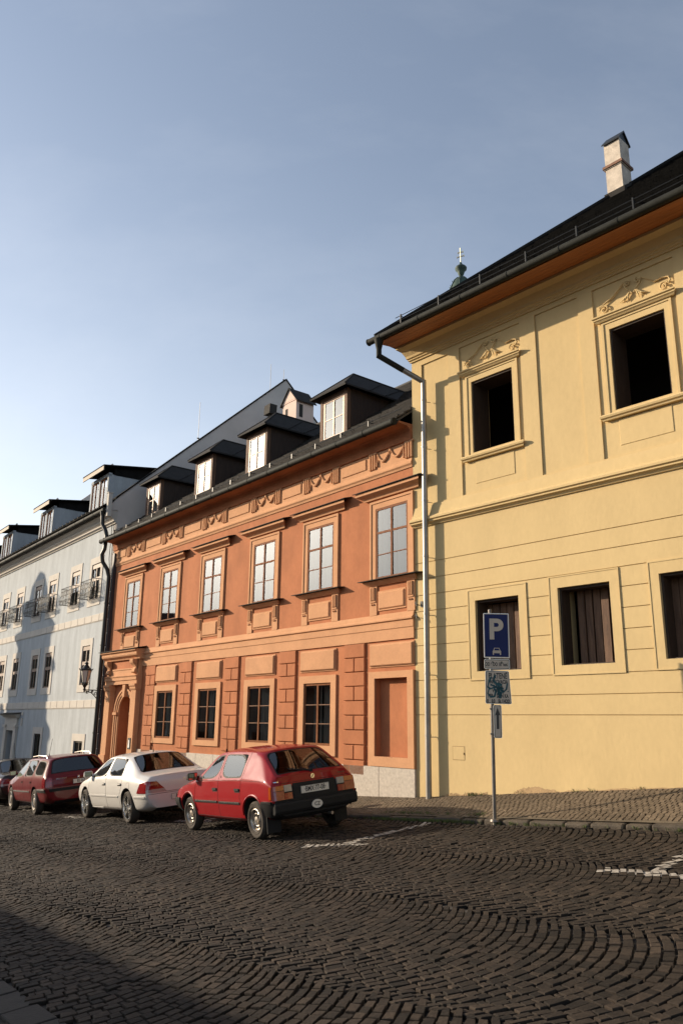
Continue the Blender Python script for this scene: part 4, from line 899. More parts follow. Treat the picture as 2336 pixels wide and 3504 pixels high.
# string courses of separate blocks
for z0, z1 in ((5.11, 5.36), (2.20, 2.46)):
    q = MB(); x = -0.12
    while x > -22: q.bbox(x-0.67, x, -0.03, 0, z0, z1, 0.008); x -= 0.69
    q.box(-22, -0.1, -0.012, 0, z0-0.02, z0); q.build('string_course', m_cre, H)
q = MB(); q.prof_x([(0, 8.42), (-0.04, 8.42), (-0.06, 8.46), (-0.12, 8.49), (-0.12, 8.53), (-0.15, 8.56), (-0.21, 8.60), (-0.21, 8.65), (-0.26, 8.69), (-0.34, 8.76), (-0.34, 8.84), (0, 8.9)], -22, -0.0); q.build('eave_cornice', m_cre, H)
gutter(H, -22, -0.02, -0.46, 8.84, 0.075, m_gut, 0.9)
# door with surround
p = MB()
for s in (-1, 1): p.box(-9.63+s*0.5, -9.63+s*0.85, -0.10, 0, -2.5, 1.55); p.box(-9.63+s*0.48, -9.63+s*0.9, -0.15, 0, 1.48, 1.58)
p.box(-10.13, -9.13, -0.08, 0, 1.35, 1.55); p.box(-10.46, -8.80, -0.08, 0, 1.55, 1.86)
p.prof_x([(0, 1.86), (-0.12, 1.86), (-0.16, 1.92), (-0.26, 1.95), (-0.26, 1.99), (0, 2.03)], -10.6, -8.66); po = p.build('door_surround', m_cre, H)
q = MB(); q.prof_x([(0, 2.04), (-0.32, 1.995), (-0.32, 2.01), (0, 2.07)], -10.7, -8.56); q.build('door_flashing', m_sheet, po)
d = MB(); d.box(-10.13, -9.45, 0.30, 0.34, -2.5, 1.35); d.hexa([(-9.13, 0.02, -2.5), (-9.09, 0.02, -2.5), (-9.13, 0.6, -2.5), (-9.17, 0.6, -2.5), (-9.13, 0.02, 1.3), (-9.09, 0.02, 1.3), (-9.13, 0.6, 1.3), (-9.17, 0.6, 1.3)]); d.build('door', m_door, H)
q = MB(); q.box(-8.42, -8.24, -0.03, 0, 1.55, 1.85); q.box(-8.40, -8.26, -0.03, 0, 1.95, 2.10); q.build('wall_plaque', m_cre, H)
# roof, dormers
PB = 0.79; EB = (-0.50, 8.93); RB = (6.8, 8.93+PB*7.3); yrB = lambda z: (z-8.93)/PB-0.5
roof = shingle_roof('roof', m_tilb, H, EB, RB, lambda t: -22.0, lambda t: -0.02, 0.30, 0.035, (0.4, 1.0))
mb = MB(); mb.add([(-22, -0.5, 8.91), (-0.03, -0.5, 8.91), (-0.03, 6.8, RB[1]-0.02), (-22, 6.8, RB[1]-0.02), (-0.03, 14.1, 8.91), (-22, 14.1, 8.91)], [(0, 1, 2, 3), (3, 2, 4, 5)])
for sg_ in (1, -1):
    f_y = lambda y: 6.8+(y-6.8)*sg_
    mb.prof_x([(f_y(-0.10), 9.29), (6.8, 15.735), (6.8, 15.80), (f_y(-0.12), 9.34)], -0.29, 0.035)
mb.build('roof_deck', m_tilb, roof)
dB2 = (1/math.hypot(1, PB), PB/math.hypot(1, PB))
y, z = EB[0]+dB2[0]*0.3, EB[1]+dB2[1]*0.3; sg = MB(); sg.tube([(-0.05, y, z), (0, y-0.02, z+0.13), (0.05, y, z)], 0.014, 5); hk = sg.build('snow_hook', m_blk, roof); hk.location.x = -21.7
for k in range(1, 51): h2 = hk.copy(); COL.objects.link(h2); h2.parent = roof; h2.location.x = -21.7+0.42*k
# upstand at the end of the eave
mb = MB(); mb.box(0.0, 0.14, -0.42, -0.28, 8.6, 9.42); mb.box(-0.02, 0.16, -0.44, -0.26, 9.42, 9.45); mb.build('eave_upstand', m_cre, H)
for c in (-2.07, -8.10, -13.95, -19.9):
    d = MB(); w = 0.87; z0, z1 = 9.15, 10.52; y0 = 0.02
    for s in (-1, 1): d.box(c+s*w, c+s*(w-0.12), y0, y0+0.14, z0, z1); d.hexa([(c+s*w-0.03, y0+0.141, z0+0.05), (c+s*w+0.0, y0+0.141, z0+0.05), (c+s*w+0.0, yrB(z1)+0.1, z1), (c+s*w-0.03, yrB(z1)+0.1, z1), (c+s*w-0.03, y0+0.141, z1+0.001), (c+s*w, y0+0.141, z1+0.001), (c+s*w, yrB(z1)+0.11, z1+0.002), (c+s*w-0.03, yrB(z1)+0.11, z1+0.002)])
    d.box(c-0.06, c+0.06, y0, y0+0.12, z0, z1); d.box(c-w, c+w, y0, y0+0.12, z1-0.06, z1+0.06)
    D = d.build('dormer', m_blu, H)
    for s in (-1, 1):
        f = window(D, c+s*0.405-0.335, c+s*0.405+0.335, z0+0.1, z1-0.07, y0+0.02, [1.0], 2, m_wfr, m_dgl, 0.05, 0.035, 0.05); f.name = 'dormer_window'
    r = MB(); slab_poly(r, [[(c-1.05, -0.27, 10.78), (c+1.05, -0.27, 10.78), (c+1.05, 2.15, 11.12), (c-1.05, 2.15, 11.12)]], 0.05)
    r.hexa([(c+w-0.02, y0+0.2, 10.5), (c+w, y0+0.2, 10.5), (c+w, 1.7, 10.5), (c+w-0.02, 1.7, 10.5), (c+w-0.02, y0+0.2, 10.8), (c+w, y0+0.2, 10.8), (c+w, 1.9, 11.0), (c+w-0.02, 1.9, 11.0)])
    Rf = r.build('dormer_roof', m_tilb, D)
    b = MB(); b.box(c-1.04, c+1.04, -0.268, -0.235, 10.58, 10.73); b.build('fascia_board', m_fas, Rf)
    b = MB()
    for q in (-0.05, 0.03): b.tube([(c+0.55+q, 0.25, 10.84), (c+0.55+q, 0.20, 10.95), (c+0.62+q, 0.20, 10.98), (c+0.64+q, 0.22, 10.93)], 0.028, 6)
    b.build('ridge_hook', m_cre, Rf)
b = MB()
for (y, z, h) in ((2.95, 12.25, 1.5), (6.1, 15.1, 1.2), (6.75, 15.75, 0.5)): b.tube([(-0.1, y, z-0.15), (-0.1, y, z+h)], 0.009, 5); b.lathe([(0.05, -0.02), (0.05, 0.0)], (-0.1, y, z+0.03), 'z', 8)
b.build('lightning_rod', m_blk, roof)
# black downpipe with swan neck at the junction, beside it a cable duct with clips
d = MB(); d.lathe([(0.10, 0.0), (0.07, -0.16)], (-0.18, -0.46, 8.80), 'z', 10)
d.tube([(-0.18, -0.46, 8.68), (-0.18, -0.44, 8.35), (-0.06, -0.36, 8.12), (0.02, -0.33, 7.9), (0.03, -0.36, 7.45), (-0.04, -0.42, 7.25), (-0.03, -0.36, 7.0), (0.06, -0.22, 6.76), (0.10, -0.16, 6.5), (0.10, -0.16, -0.45)], 0.07, 10)
for z in (5.6, 4.2, 2.8, 1.4): d.lathe([(0.085, -0.02), (0.085, 0.02)], (0.10, -0.16, z), 'z', 10)
d.build('downpipe', m_blk, H)
m_duct = M('dark_duct', (0.035, 0.030, 0.034), 0.6, 0.2, 5)
d = MB(); d.box(0.16, 0.30, -0.10, 0.05, -0.8, 7.3); dd_ = d.build('cable_duct', m_duct, H)
d = MB(); z = 0.0
while z < 6.6: d.lathe([(0.016, -0.015), (0.016, 0.0), (0.004, 0.006)], (0.24, -0.115, z), 'y', 6); z += 0.46
d.build('duct_clip', m_white, dd_)
b = MB(); b.tube([(-0.32, -0.04, 8.6), (-0.3, -0.05, 7.2), (-0.16, -0.02, 6.6), (-0.16, -0.02, -0.4)], 0.011, 5); b.tube([(-0.18, -0.4, 8.5), (0.05, -0.1, 7.6)], 0.006, 4); b.build('earth_wire', m_blk, H)

# ================================================================== church tower far behind the roofs
tx, ty = 7.43, 45.0; zg = ground(tx, ty)
H = tag(empty('church_tower', (tx, ty, zg), R(-40)), 'green copper church cupola topped by a gilded double cross, seen over the yellow roof', 'church tower')
Z = lambda z: z-zg
mb = MB(); mb.box(-2.6, 2.6, -2.6, 2.6, -0.5, Z(21.0)); mb.build('tower_shaft', m_cre, H)
mb = MB()
for s in (-1, 1): mb.bbox(-0.6, 0.6, s*2.62 if s < 0 else 2.6, s*2.6, Z(16), Z(19), 0.02)
mb.build('belfry_window', m_room, H)
mb = MB(); mb.lathe([(2.9, Z(21.0)), (2.9, Z(21.4)), (2.5, Z(21.7)), (2.6, Z(22.6)), (2.2, Z(23.6)), (1.2, Z(24.3)), (0.75, Z(24.6)), (0.75, Z(24.9))], n=8, smooth=False, a0=R(22.5)); mb.build('lower_cupola', m_copper, H)
mb = MB(); mb.lathe([(0.7, Z(24.9)), (0.7, Z(26.6)), (0.95, Z(26.75)), (0.95, Z(26.95))], n=8, smooth=False, a0=R(22.5)); mb.build('lantern', m_cre, H)
mb = MB(); mb.lathe([(1.0, Z(26.95)), (0.98, Z(27.5)), (0.90, Z(28.0)), (0.74, Z(28.5)), (0.52, Z(28.95)), (0.28, Z(29.2)), (0.15, Z(29.3)), (0.11, Z(29.36)), (0.17, Z(29.46)), (0.22, Z(29.62)), (0.24, Z(29.70)), (0.36, Z(29.82)), (0.38, Z(29.95)), (0.30, Z(30.05)), (0.15, Z(30.12)), (0.08, Z(30.28)), (0.03, Z(30.4))], n=16)
for k in range(8):
    a = 2*math.pi*k/8+R(22.5); mb.tube([(r*math.cos(a), r*math.sin(a), Z(h)) for r, h in ((1.0, 27.0), (0.99, 27.5), (0.91, 28.0), (0.75, 28.5), (0.53, 28.95), (0.28, 29.2))], 0.035, 6)
    for h, r in ((28.72, 0.66), (28.2, 0.87)): mb.tube([(r*math.cos(a), r*math.sin(a), Z(h)), ((r+0.05)*math.cos(a), (r+0.05)*math.sin(a), Z(h+0.12))], 0.02, 5)
mb.build('cupola', m_copper, H)
mb = MB()
mb.tube([(0, 0, Z(30.35)), (0, 0, Z(31.4))], 0.035, 6); mb.tube([(-0.23, 0, Z(30.78)), (0.23, 0, Z(30.78))], 0.033, 6); mb.tube([(-0.17, 0, Z(31.08)), (0.17, 0, Z(31.08))], 0.033, 6)
for x in (-0.23, 0.23): mb.box(x-0.02, x+0.02, -0.03, 0.03, Z(30.72), Z(30.84))
for x in (-0.17, 0.17): mb.box(x-0.02, x+0.02, -0.03, 0.03, Z(31.02), Z(31.14))
cr_ = mb.build('double_cross', m_gild, H); cr_.rotation_euler = (0, 0, R(10))

# ================================================================== wall lantern at the corner of the orange house
pl = K+dO*(-14.62)
H = tag(empty('street_lamp', (pl.x, pl.y, 2.74), rzO), 'black iron lantern on a scrolled bracket at the left corner of the orange house', 'street lamp')
b = MB(); L = 0.66
b.box(-0.05, 0.05, -0.02, 0.0, -0.40, 0.10); b.tube([(0, 0, 0.0), (0, -L-0.04, 0.0)], 0.018, 6)
b.tube([(0, -0.02, -0.36), (0, -0.10, -0.34), (0, -0.25, -0.24), (0, -0.40, -0.10), (0, -0.55, -0.04), (0, -L, -0.03)], 0.014, 6)
for (yc, zc, r) in ((-0.13, -0.17, 0.10), (-0.28, -0.11, 0.065), (-0.40, -0.055, 0.04), (-0.56, -0.08, 0.05)):
    b.tube([(0, yc+r*(1-a/14)*math.cos(a), zc+r*(1-a/14)*math.sin(a)) for a in np.linspace(0, 11, 22)], 0.010, 5)
b.lathe([(0.005, -0.09), (0.03, -0.05), (0.02, 0.0)], (0, -L, 0), 'z', 8); b.build('bracket', m_blk, H)
f = MB(); c0 = (0, -L, 0.0)
f.lathe([(0.02, 0.0), (0.05, 0.02), (0.03, 0.06), (0.075, 0.14), (0.09, 0.16), (0.085, 0.20)], c0, 'z', 8); 
for k in range(6):
    a = 2*math.pi*k/6; f.tube([(0.08*math.cos(a), -L+0.08*math.sin(a), 0.18), (0.175*math.cos(a), -L+0.175*math.sin(a), 0.62)], 0.010, 5)
    f.tube([(0.075*math.cos(a), -L+0.075*math.sin(a), 0.15), (0.14*math.cos(a), -L+0.14*math.sin(a), 0.17), (0.15*math.cos(a), -L+0.15*math.sin(a), 0.22)], 0.008, 5)
    f.tube([(0.19*math.cos(a), -L+0.19*math.sin(a), 0.62), (0.215*math.cos(a), -L+0.215*math.sin(a), 0.68)], 0.014, 5)
f.tube([(0.13*math.cos(a), -L+0.13*math.sin(a), 0.22) for a in np.linspace(0, 2*math.pi, 13)[:-1]], 0.009, 5, closed=True)
f.lathe([(0.19, 0.615), (0.20, 0.64), (0.12, 0.70), (0.10, 0.74), (0.06, 0.78), (0.05, 0.82), (0.07, 0.84), (0.03, 0.88), (0.015, 0.93)], c0, 'z', 12); f.build('lantern_frame', m_blk, H)
m_lgl = M('frosted_lamp_glass', (0.55, 0.52, 0.46), 0.35, 0.05, 5)
f = MB(); f.lathe([(0.075, 0.19), (0.168, 0.61)], c0, 'z', 6, smooth=False); f.build('lamp_glass', m_lgl, H)

# hanging shop sign on the blue house, at the left edge of the view
pb = KB+dB*(-12.25)
H = tag(empty('hanging_sign', (pb.x, pb.y, 1.78), rzB), 'small round sign with a white swirl hanging from a dark bracket on the blue house', 'sign')
b = MB(); b.tube([(0, 0, 0.33), (0, -0.75, 0.33), (0, -0.8, 0.25)], 0.016, 6); b.tube([(0, 0, 0.05), (0, -0.3, 0.2), (0, -0.5, 0.33)], 0.012, 6); b.build('bracket', m_blk, H)
b = MB(); b.lathe([(0.26, -0.02), (0.26, 0.02)], (0, -0.52, 0.02), 'x', 24); dsk = b.build('sign_disc', m_blk, H)
b = MB(); b.tube([(0.026, -0.52+(0.05+0.011*a)*math.cos(a), 0.02+(0.05+0.011*a)*math.sin(a)) for a in np.linspace(0, 10, 30)], 0.016, 5); b.build('swirl', m_white, dsk)

# ================================================================== parking sign
fx, fy = 2.285, 12.36; fz_ = float(pav_z(np.array(fx), np.array(fy)))
a_ = R(3.0)
H = tag(empty('parking_sign', (fx, fy, fz_), -a_), 'blue parking sign with tariff and arrow plates on a grey post by the kerb', 'sign')
H.rotation_euler = (0, R(0.8), -a_)
m_post = M('galvanised_post', (0.17, 0.15, 0.13), 0.5, 0.25, 8, metal=0.5); m_sblue = M('sign_blue', (0.007, 0.014, 0.085), 0.5, 0.1, 5, spec=0.25)
m_sface = M('sign_cream', (0.50, 0.42, 0.33), 0.5, 0.08, 6, fine=0.05); m_sblk = M('sign_black', (0.03, 0.026, 0.024), 0.5); m_alu = M('alu_edge', (0.75, 0.73, 0.70), 0.35, 0.05, 5, metal=0.8)
m_graf = M('teal_spray', (0.012, 0.07, 0.085), 0.6, 0.3, 20)
b = MB(); b.tube([(0, 0, -0.1), (0, 0, 3.05)], 0.0285, 16); b.lathe([(0.03, 3.05), (0.03, 3.075), (0.02, 3.085)], (0, 0, 0), 'z', 16); b.lathe([(0.07, -0.02), (0.06, 0.01), (0.03, 0.02)], (0, 0, 0), 'z', 12); b.build('post', m_post, H)
def rrect(x0, x1, z0, z1, r, n=5, sx0=0.0, sx1=0.0):
    pts = []
    for (cx0, cz0, a0) in ((x1-r, z1-r, 0), (x0+r, z1-r, 90), (x0+r, z0+r, 180), (x1-r, z0+r, 270)):
        for i in range(n+1):
            a = R(a0+90*i/n); x, z = cx0+r*math.cos(a), cz0+r*math.sin(a)
            t = 1-(z-z0)/(z1-z0); x += t*(sx1 if x > (x0+x1)/2 else -sx0); pts.append((x, z))
    return pts
def plate(x0, x1, z0, z1, face, r=0.02, border=None, sx0=0, sx1=0, th=0.022):
    b = MB(); b.poly_y(rrect(x0, x1, z0, z1, r, sx0=sx0, sx1=sx1), -0.058, -0.058+th); p = b.build('sign_plate', m_alu, H)
    b = MB()
    if border: b.poly_y(rrect(x0+0.006, x1-0.006, z0+0.006, z1-0.006, r*0.8, sx0=sx0, sx1=sx1), -0.060, -0.057, 0); b.poly_y(rrect(x0+0.016, x1-0.016, z0+0.016, z1-0.016, r*0.6, sx0=sx0, sx1=sx1), -0.062, -0.059, 1)
    else: b.poly_y(rrect(x0+0.006, x1-0.006, z0+0.006, z1-0.006, r*0.8, sx0=sx0, sx1=sx1), -0.060, -0.057, 1)
    b.build('sign_face', [border or face, face], p); b = MB()
    for z in (z0+0.12*(z1-z0), z1-0.12*(z1-z0)): b.box(-0.035, 0.035, -0.04, 0.04, z-0.012, z+0.012)
    b.build('clamp', m_post, p); return p
def lay(x, z, y=-0.0625): return Matrix.Translation((x, y, z)) @ Matrix.Rotation(R(90), 4, 'X')
xc = 0.082
p1 = plate(xc-0.193, xc+0.193, 2.335, 3.015, m_sblue, 0.012, m_sface)
text_mesh('P', 0.43, 'letter', m_sface, p1, lay(xc-0.01, 2.755), 0.001, 0.014)
b = MB(); zc = 2.435
b.poly_y([(xc-0.062, zc-0.055), (xc-0.045, zc-0.055), (xc-0.045, zc-0.03), (xc+0.045, zc-0.03), (xc+0.045, zc-0.055), (xc+0.062, zc-0.055), (xc+0.064, zc), (xc+0.052, zc+0.015), (xc+0.038, zc+0.05), (xc-0.038, zc+0.05), (xc-0.052, zc+0.015), (xc-0.064, zc)], -0.0645, -0.0615)
cp = b.build('car_symbol', m_sface, p1); b = MB(); b.poly_y([(xc-0.043, zc+0.012), (xc+0.043, zc+0.012), (xc+0.031, zc+0.042), (xc-0.031, zc+0.042)], -0.066, -0.064); b.build('symbol_window', m_sblue, cp)
p2 = plate(xc-0.19, xc+0.19, 2.165, 2.315, m_sface, 0.022, m_sblk)
SX = Matrix.Diagonal((0.60, 1, 1, 1))
for tx_, sz_, xo_, zo_ in (('OD 6', 0.075, -0.128, 2.235), ('30', 0.044, -0.066, 2.262), ('DO 18', 0.075, 0.0, 2.235), ('00', 0.044, 0.068, 2.262), ('hod.', 0.066, 0.125, 2.235)): text_mesh(tx_, sz_, 'lettering', m_sblk, p2, lay(xc+xo_, zo_) @ SX, 0.001, 0.0025)
p3 = plate(xc-0.18, xc+0.175, 1.65, 2.14, m_sface, 0.022, m_sblk, 0.006, 0.03)
for s_, z, sz in (('PLATENÉ', 2.06, 0.105), ('PARKOVACIA', 1.975, 0.072), ('KARTA', 1.905, 0.066), ('V PREDAJ', 1.84, 0.062), ('PER    SLEN KA', 1.765, 0.070), ('0    0,0    Sk / HOD', 1.69, 0.064)):
    t = text_mesh(s_, sz, 'lettering', m_sblk, p3, lay(xc+0.006, z) @ Matrix.Diagonal((0.66, 1.1, 1, 1)), 0.001, 0.003)
b = MB()
for pts, r in (([(-0.10, 2.04), (-0.13, 1.97), (-0.15, 1.90), (-0.11, 1.87), (-0.06, 1.89), (-0.03, 1.83), (-0.05, 1.76), (-0.11, 1.75), (-0.15, 1.80), (-0.13, 1.87)], 0.012), ([(-0.03, 2.07), (-0.06, 2.0), (-0.01, 1.93), (0.04, 1.90), (0.07, 1.84), (0.04, 1.77), (0.0, 1.80), (0.02, 1.87), (0.09, 1.83), (0.13, 1.87), (0.145, 1.95)], 0.013), ([(-0.02, 1.90), (0.03, 1.82), (0.03, 1.74)], 0.02), ([(0.15, 1.84), (0.155, 1.83)], 0.014), ([(-0.10, 1.93), (0.0, 1.89), (0.08, 1.88)], 0.016), ([(0.0, 1.95), (0.06, 1.93)], 0.018)):
    for (xa, za), (xb, zb) in zip(pts[:-1], pts[1:]):
        d = Vector((xb-xa, 0, zb-za)); n_ = Vector((-d.z, 0, d.x)).normalized()*r*random.uniform(0.7, 1.2)
        b.add([(xc+xa-n_.x-d.x*0.1, -0.0648, za-n_.z-d.z*0.1), (xc+xb-n_.x+d.x*0.1, -0.0648, zb-n_.z+d.z*0.1), (xc+xb+n_.x+d.x*0.1, -0.0648, zb+n_.z+d.z*0.1), (xc+xa+n_.x-d.x*0.1, -0.0648, za+n_.z-d.z*0.1)], [(0, 1, 2, 3)])
b.build('graffiti', m_graf, p3)
xa = 0.072
p4 = plate(xa-0.06, xa+0.06, 1.155, 1.635, m_sface, 0.022, m_sblk)
b = MB(); b.poly_y([(xa-0.018, 1.285), (xa+0.018, 1.285), (xa+0.018, 1.49), (xa+0.04, 1.48), (xa, 1.60), (xa-0.04, 1.48), (xa-0.018, 1.49)], -0.0645, -0.0615); b.build('arrow', m_sblk, p4)

# ================================================================== the far side of the square (out of frame: it is mirrored in the panes and shades the near cobbles)
m_rowa = M('grey_render', (0.42, 0.38, 0.32), 0.9, 0.1, 1.5, 0.2, 20); m_rowr = M('old_tile_roof', (0.12, 0.055, 0.04), 0.85, 0.3, 3, 0.4, 20)
def gabled(px, py, rz, L, D, eave, ridge, label, mat):
    zg = ground(px, py); h = tag(empty('square_house', (px, py, zg), rz), label, 'house', None)
    mb = MB(); mb.box(-L/2, L/2, 0, D, -4, eave); mb.poly_y
    mb.add([(-L/2, 0, eave), (-L/2, D, eave), (-L/2, D/2, ridge), (L/2, 0, eave), (L/2, D, eave), (L/2, D/2, ridge)], [(0, 2, 1), (3, 4, 5)]); mb.build('wall', mat, h)
    mb = MB(); o = 0.4; s = (ridge-eave)/(D/2)
    for (y0, y1) in ((-o, D/2), (D+o, D/2)): slab_poly(mb, [[(-L/2-0.2, y0, eave-o*s+0.1), (L/2+0.2, y0, eave-o*s+0.1), (L/2+0.2, y1, ridge+0.1), (-L/2-0.2, y1, ridge+0.1)]], 0.15)
    r = mb.build('roof', m_rowr, h)
    x = -L/2+1.3
    while x < L/2-0.8:
        for z in (1.2, 4.2):
            if z+1.4 < eave: g = MB(); g.box(x-0.45, x+0.45, -0.03, 0.03, z, z+1.4); g.build('window', m_room, h)
        x += 2.2
# their eaves run parallel to this street
ra = math.atan2(-0.75, 0.66)+math.pi
def rowpt(k): return (-21.3-0.66*k, 20.94+0.75*k)
for k, L, D, lb, mt in ((-8.6, 12.2, 9, 'grey gabled house across the square, nearest to the camera', m_rowa), (2.6, 10.2, 9, 'cream gabled house across the square, left of the grey one', m_cre)):
    x, y = rowpt(k); r = 6.75-ground(x, y); gabled(x, y, ra, L, D, r-3.1, r, lb, mt)
gabled(-46.5, 36.0, 1.255, 15, 10, 11.8, 15.6, 'tall grey townhouse far across the square, mirrored as a dark roof in the upper panes', m_rowa)
# unseen wooded hillside, added on the sun's side to block low sky light
mb = MB(); n = 60; ring = []
for i in range(n+1):
    a = R(-42-125*i/n)                                   # degrees left of the view direction
    hgt = (34+9*math.sin(i*0.5)+5*math.sin(i*1.3+1)+2*math.sin(i*3.1))*min(1, i/4, (n-i)/4)
    ring.append([(d*math.sin(a), d*math.cos(a), max(-30, ground(d*math.sin(a), d*math.cos(a)))*0.15-22+hh) for d, hh in ((150, 0), (200, 6+hgt*0.45), (245, 20+hgt), (300, 16+hgt*0.8))])
for i in range(n):
    mb.add(ring[i]+ring[i+1], [(k, k+1, k+5, k+4) for k in range(3)], 0, True)
tag(mb.build('sky_block_hills', M('sky_block_slope', (0.05, 0.055, 0.025), 0.95, 0.4, 0.05, 0.5, 0.4)), kind='structure')
# plague column, whose shadow falls on the blue house
qx, qy = -26.5, 38.1; zg = ground(qx, qy); H = tag(empty('plague_column', (qx, qy, zg)), 'tall carved stone plague column standing in the square, casting its shadow on the blue house', 'monument'); H.scale = (1.12, 1.12, 1)
mb = MB(); mb.lathe([(3.2, -0.5), (3.2, 0.4), (2.8, 0.4), (2.8, 1.0), (2.3, 1.0), (2.2, 3.0), (2.5, 3.2), (2.5, 3.5), (1.9, 3.6), (1.8, 6.3), (2.1, 6.6), (2.0, 6.9), (1.5, 7.0), (1.4, 9.0)], n=12, smooth=False); mb.build('pedestal', m_gra, H)
mb = MB(); mb.lathe([(1.35, 9.0), (1.5, 9.4), (1.2, 9.6), (1.1, 11.5), (1.4, 11.8), (1.0, 12.1), (0.95, 12.9), (1.2, 13.2), (0.7, 13.5), (0.6, 14.2), (0.2, 15.0)], n=12); mb.build('shaft', m_gra, H)
for k in range(6):
    a = k*math.pi/3+0.4; mb = MB(); c0 = (2.2*math.cos(a), 2.2*math.sin(a), 3.5) if k % 2 == 0 else (1.75*math.cos(a), 1.75*math.sin(a), 6.9)
    mb.lathe([(0.34, 0.0), (0.40, 0.3), (0.30, 0.9), (0.36, 1.25), (0.30, 1.5), (0.11, 1.58), (0.15, 1.75), (0.12, 1.92), (0.03, 1.98)], c0, 'z', 10); mb.tube([(c0[0], c0[1], c0[2]+1.35), (c0[0]+0.4*math.cos(a+1), c0[1]+0.4*math.sin(a+1), c0[2]+1.7)], [0.11, 0.06], 6); mb.build('statue', m_gra, H)

# ================================================================== cars
m_rub = M('tyre_rubber', (0.055, 0.045, 0.036), 0.85, 0.25, 12, 0.2, 60, spec=0.3); m_trim = M('black_plastic', (0.016, 0.016, 0.016), 0.6, 0.15, 8, spec=0.15)
m_under = M('underbody', (0.012, 0.012, 0.012), 0.9); m_seat = M('seat_cloth', (0.05, 0.04, 0.035), 0.95, 0.2, 6); m_seam = M('panel_gap', (0.008, 0.006, 0.006), 0.9)
m_cgl = glass('car_glass', 2.0, (0.50, 0.54, 0.50), 0.01); m_steel = M('wheel_steel', (0.42, 0.38, 0.33), 0.38, 0.15, 10, metal=0.8); m_alloy = M('bright_alloy', (0.85, 0.84, 0.82), 0.16, 0.03, 10, metal=1.0)
m_lred = M('red_lens', (0.22, 0.006, 0.006), 0.12, 0.2, 30, coat=1.0); m_lora = M('orange_lens', (0.36, 0.065, 0.006), 0.12, 0.15, 30, coat=1.0); m_lwht = M('clear_lens', (0.30, 0.27, 0.24), 0.12, 0.1, 30, coat=1.0)
m_plate = M('number_plate', (0.62, 0.58, 0.50), 0.5, 0.06, 10); m_chr = M('chrome', (0.8, 0.8, 0.8), 0.1, metal=1.0); m_mirg = M('mirror_glass', (0.75, 0.62, 0.35), 0.05, metal=1.0)

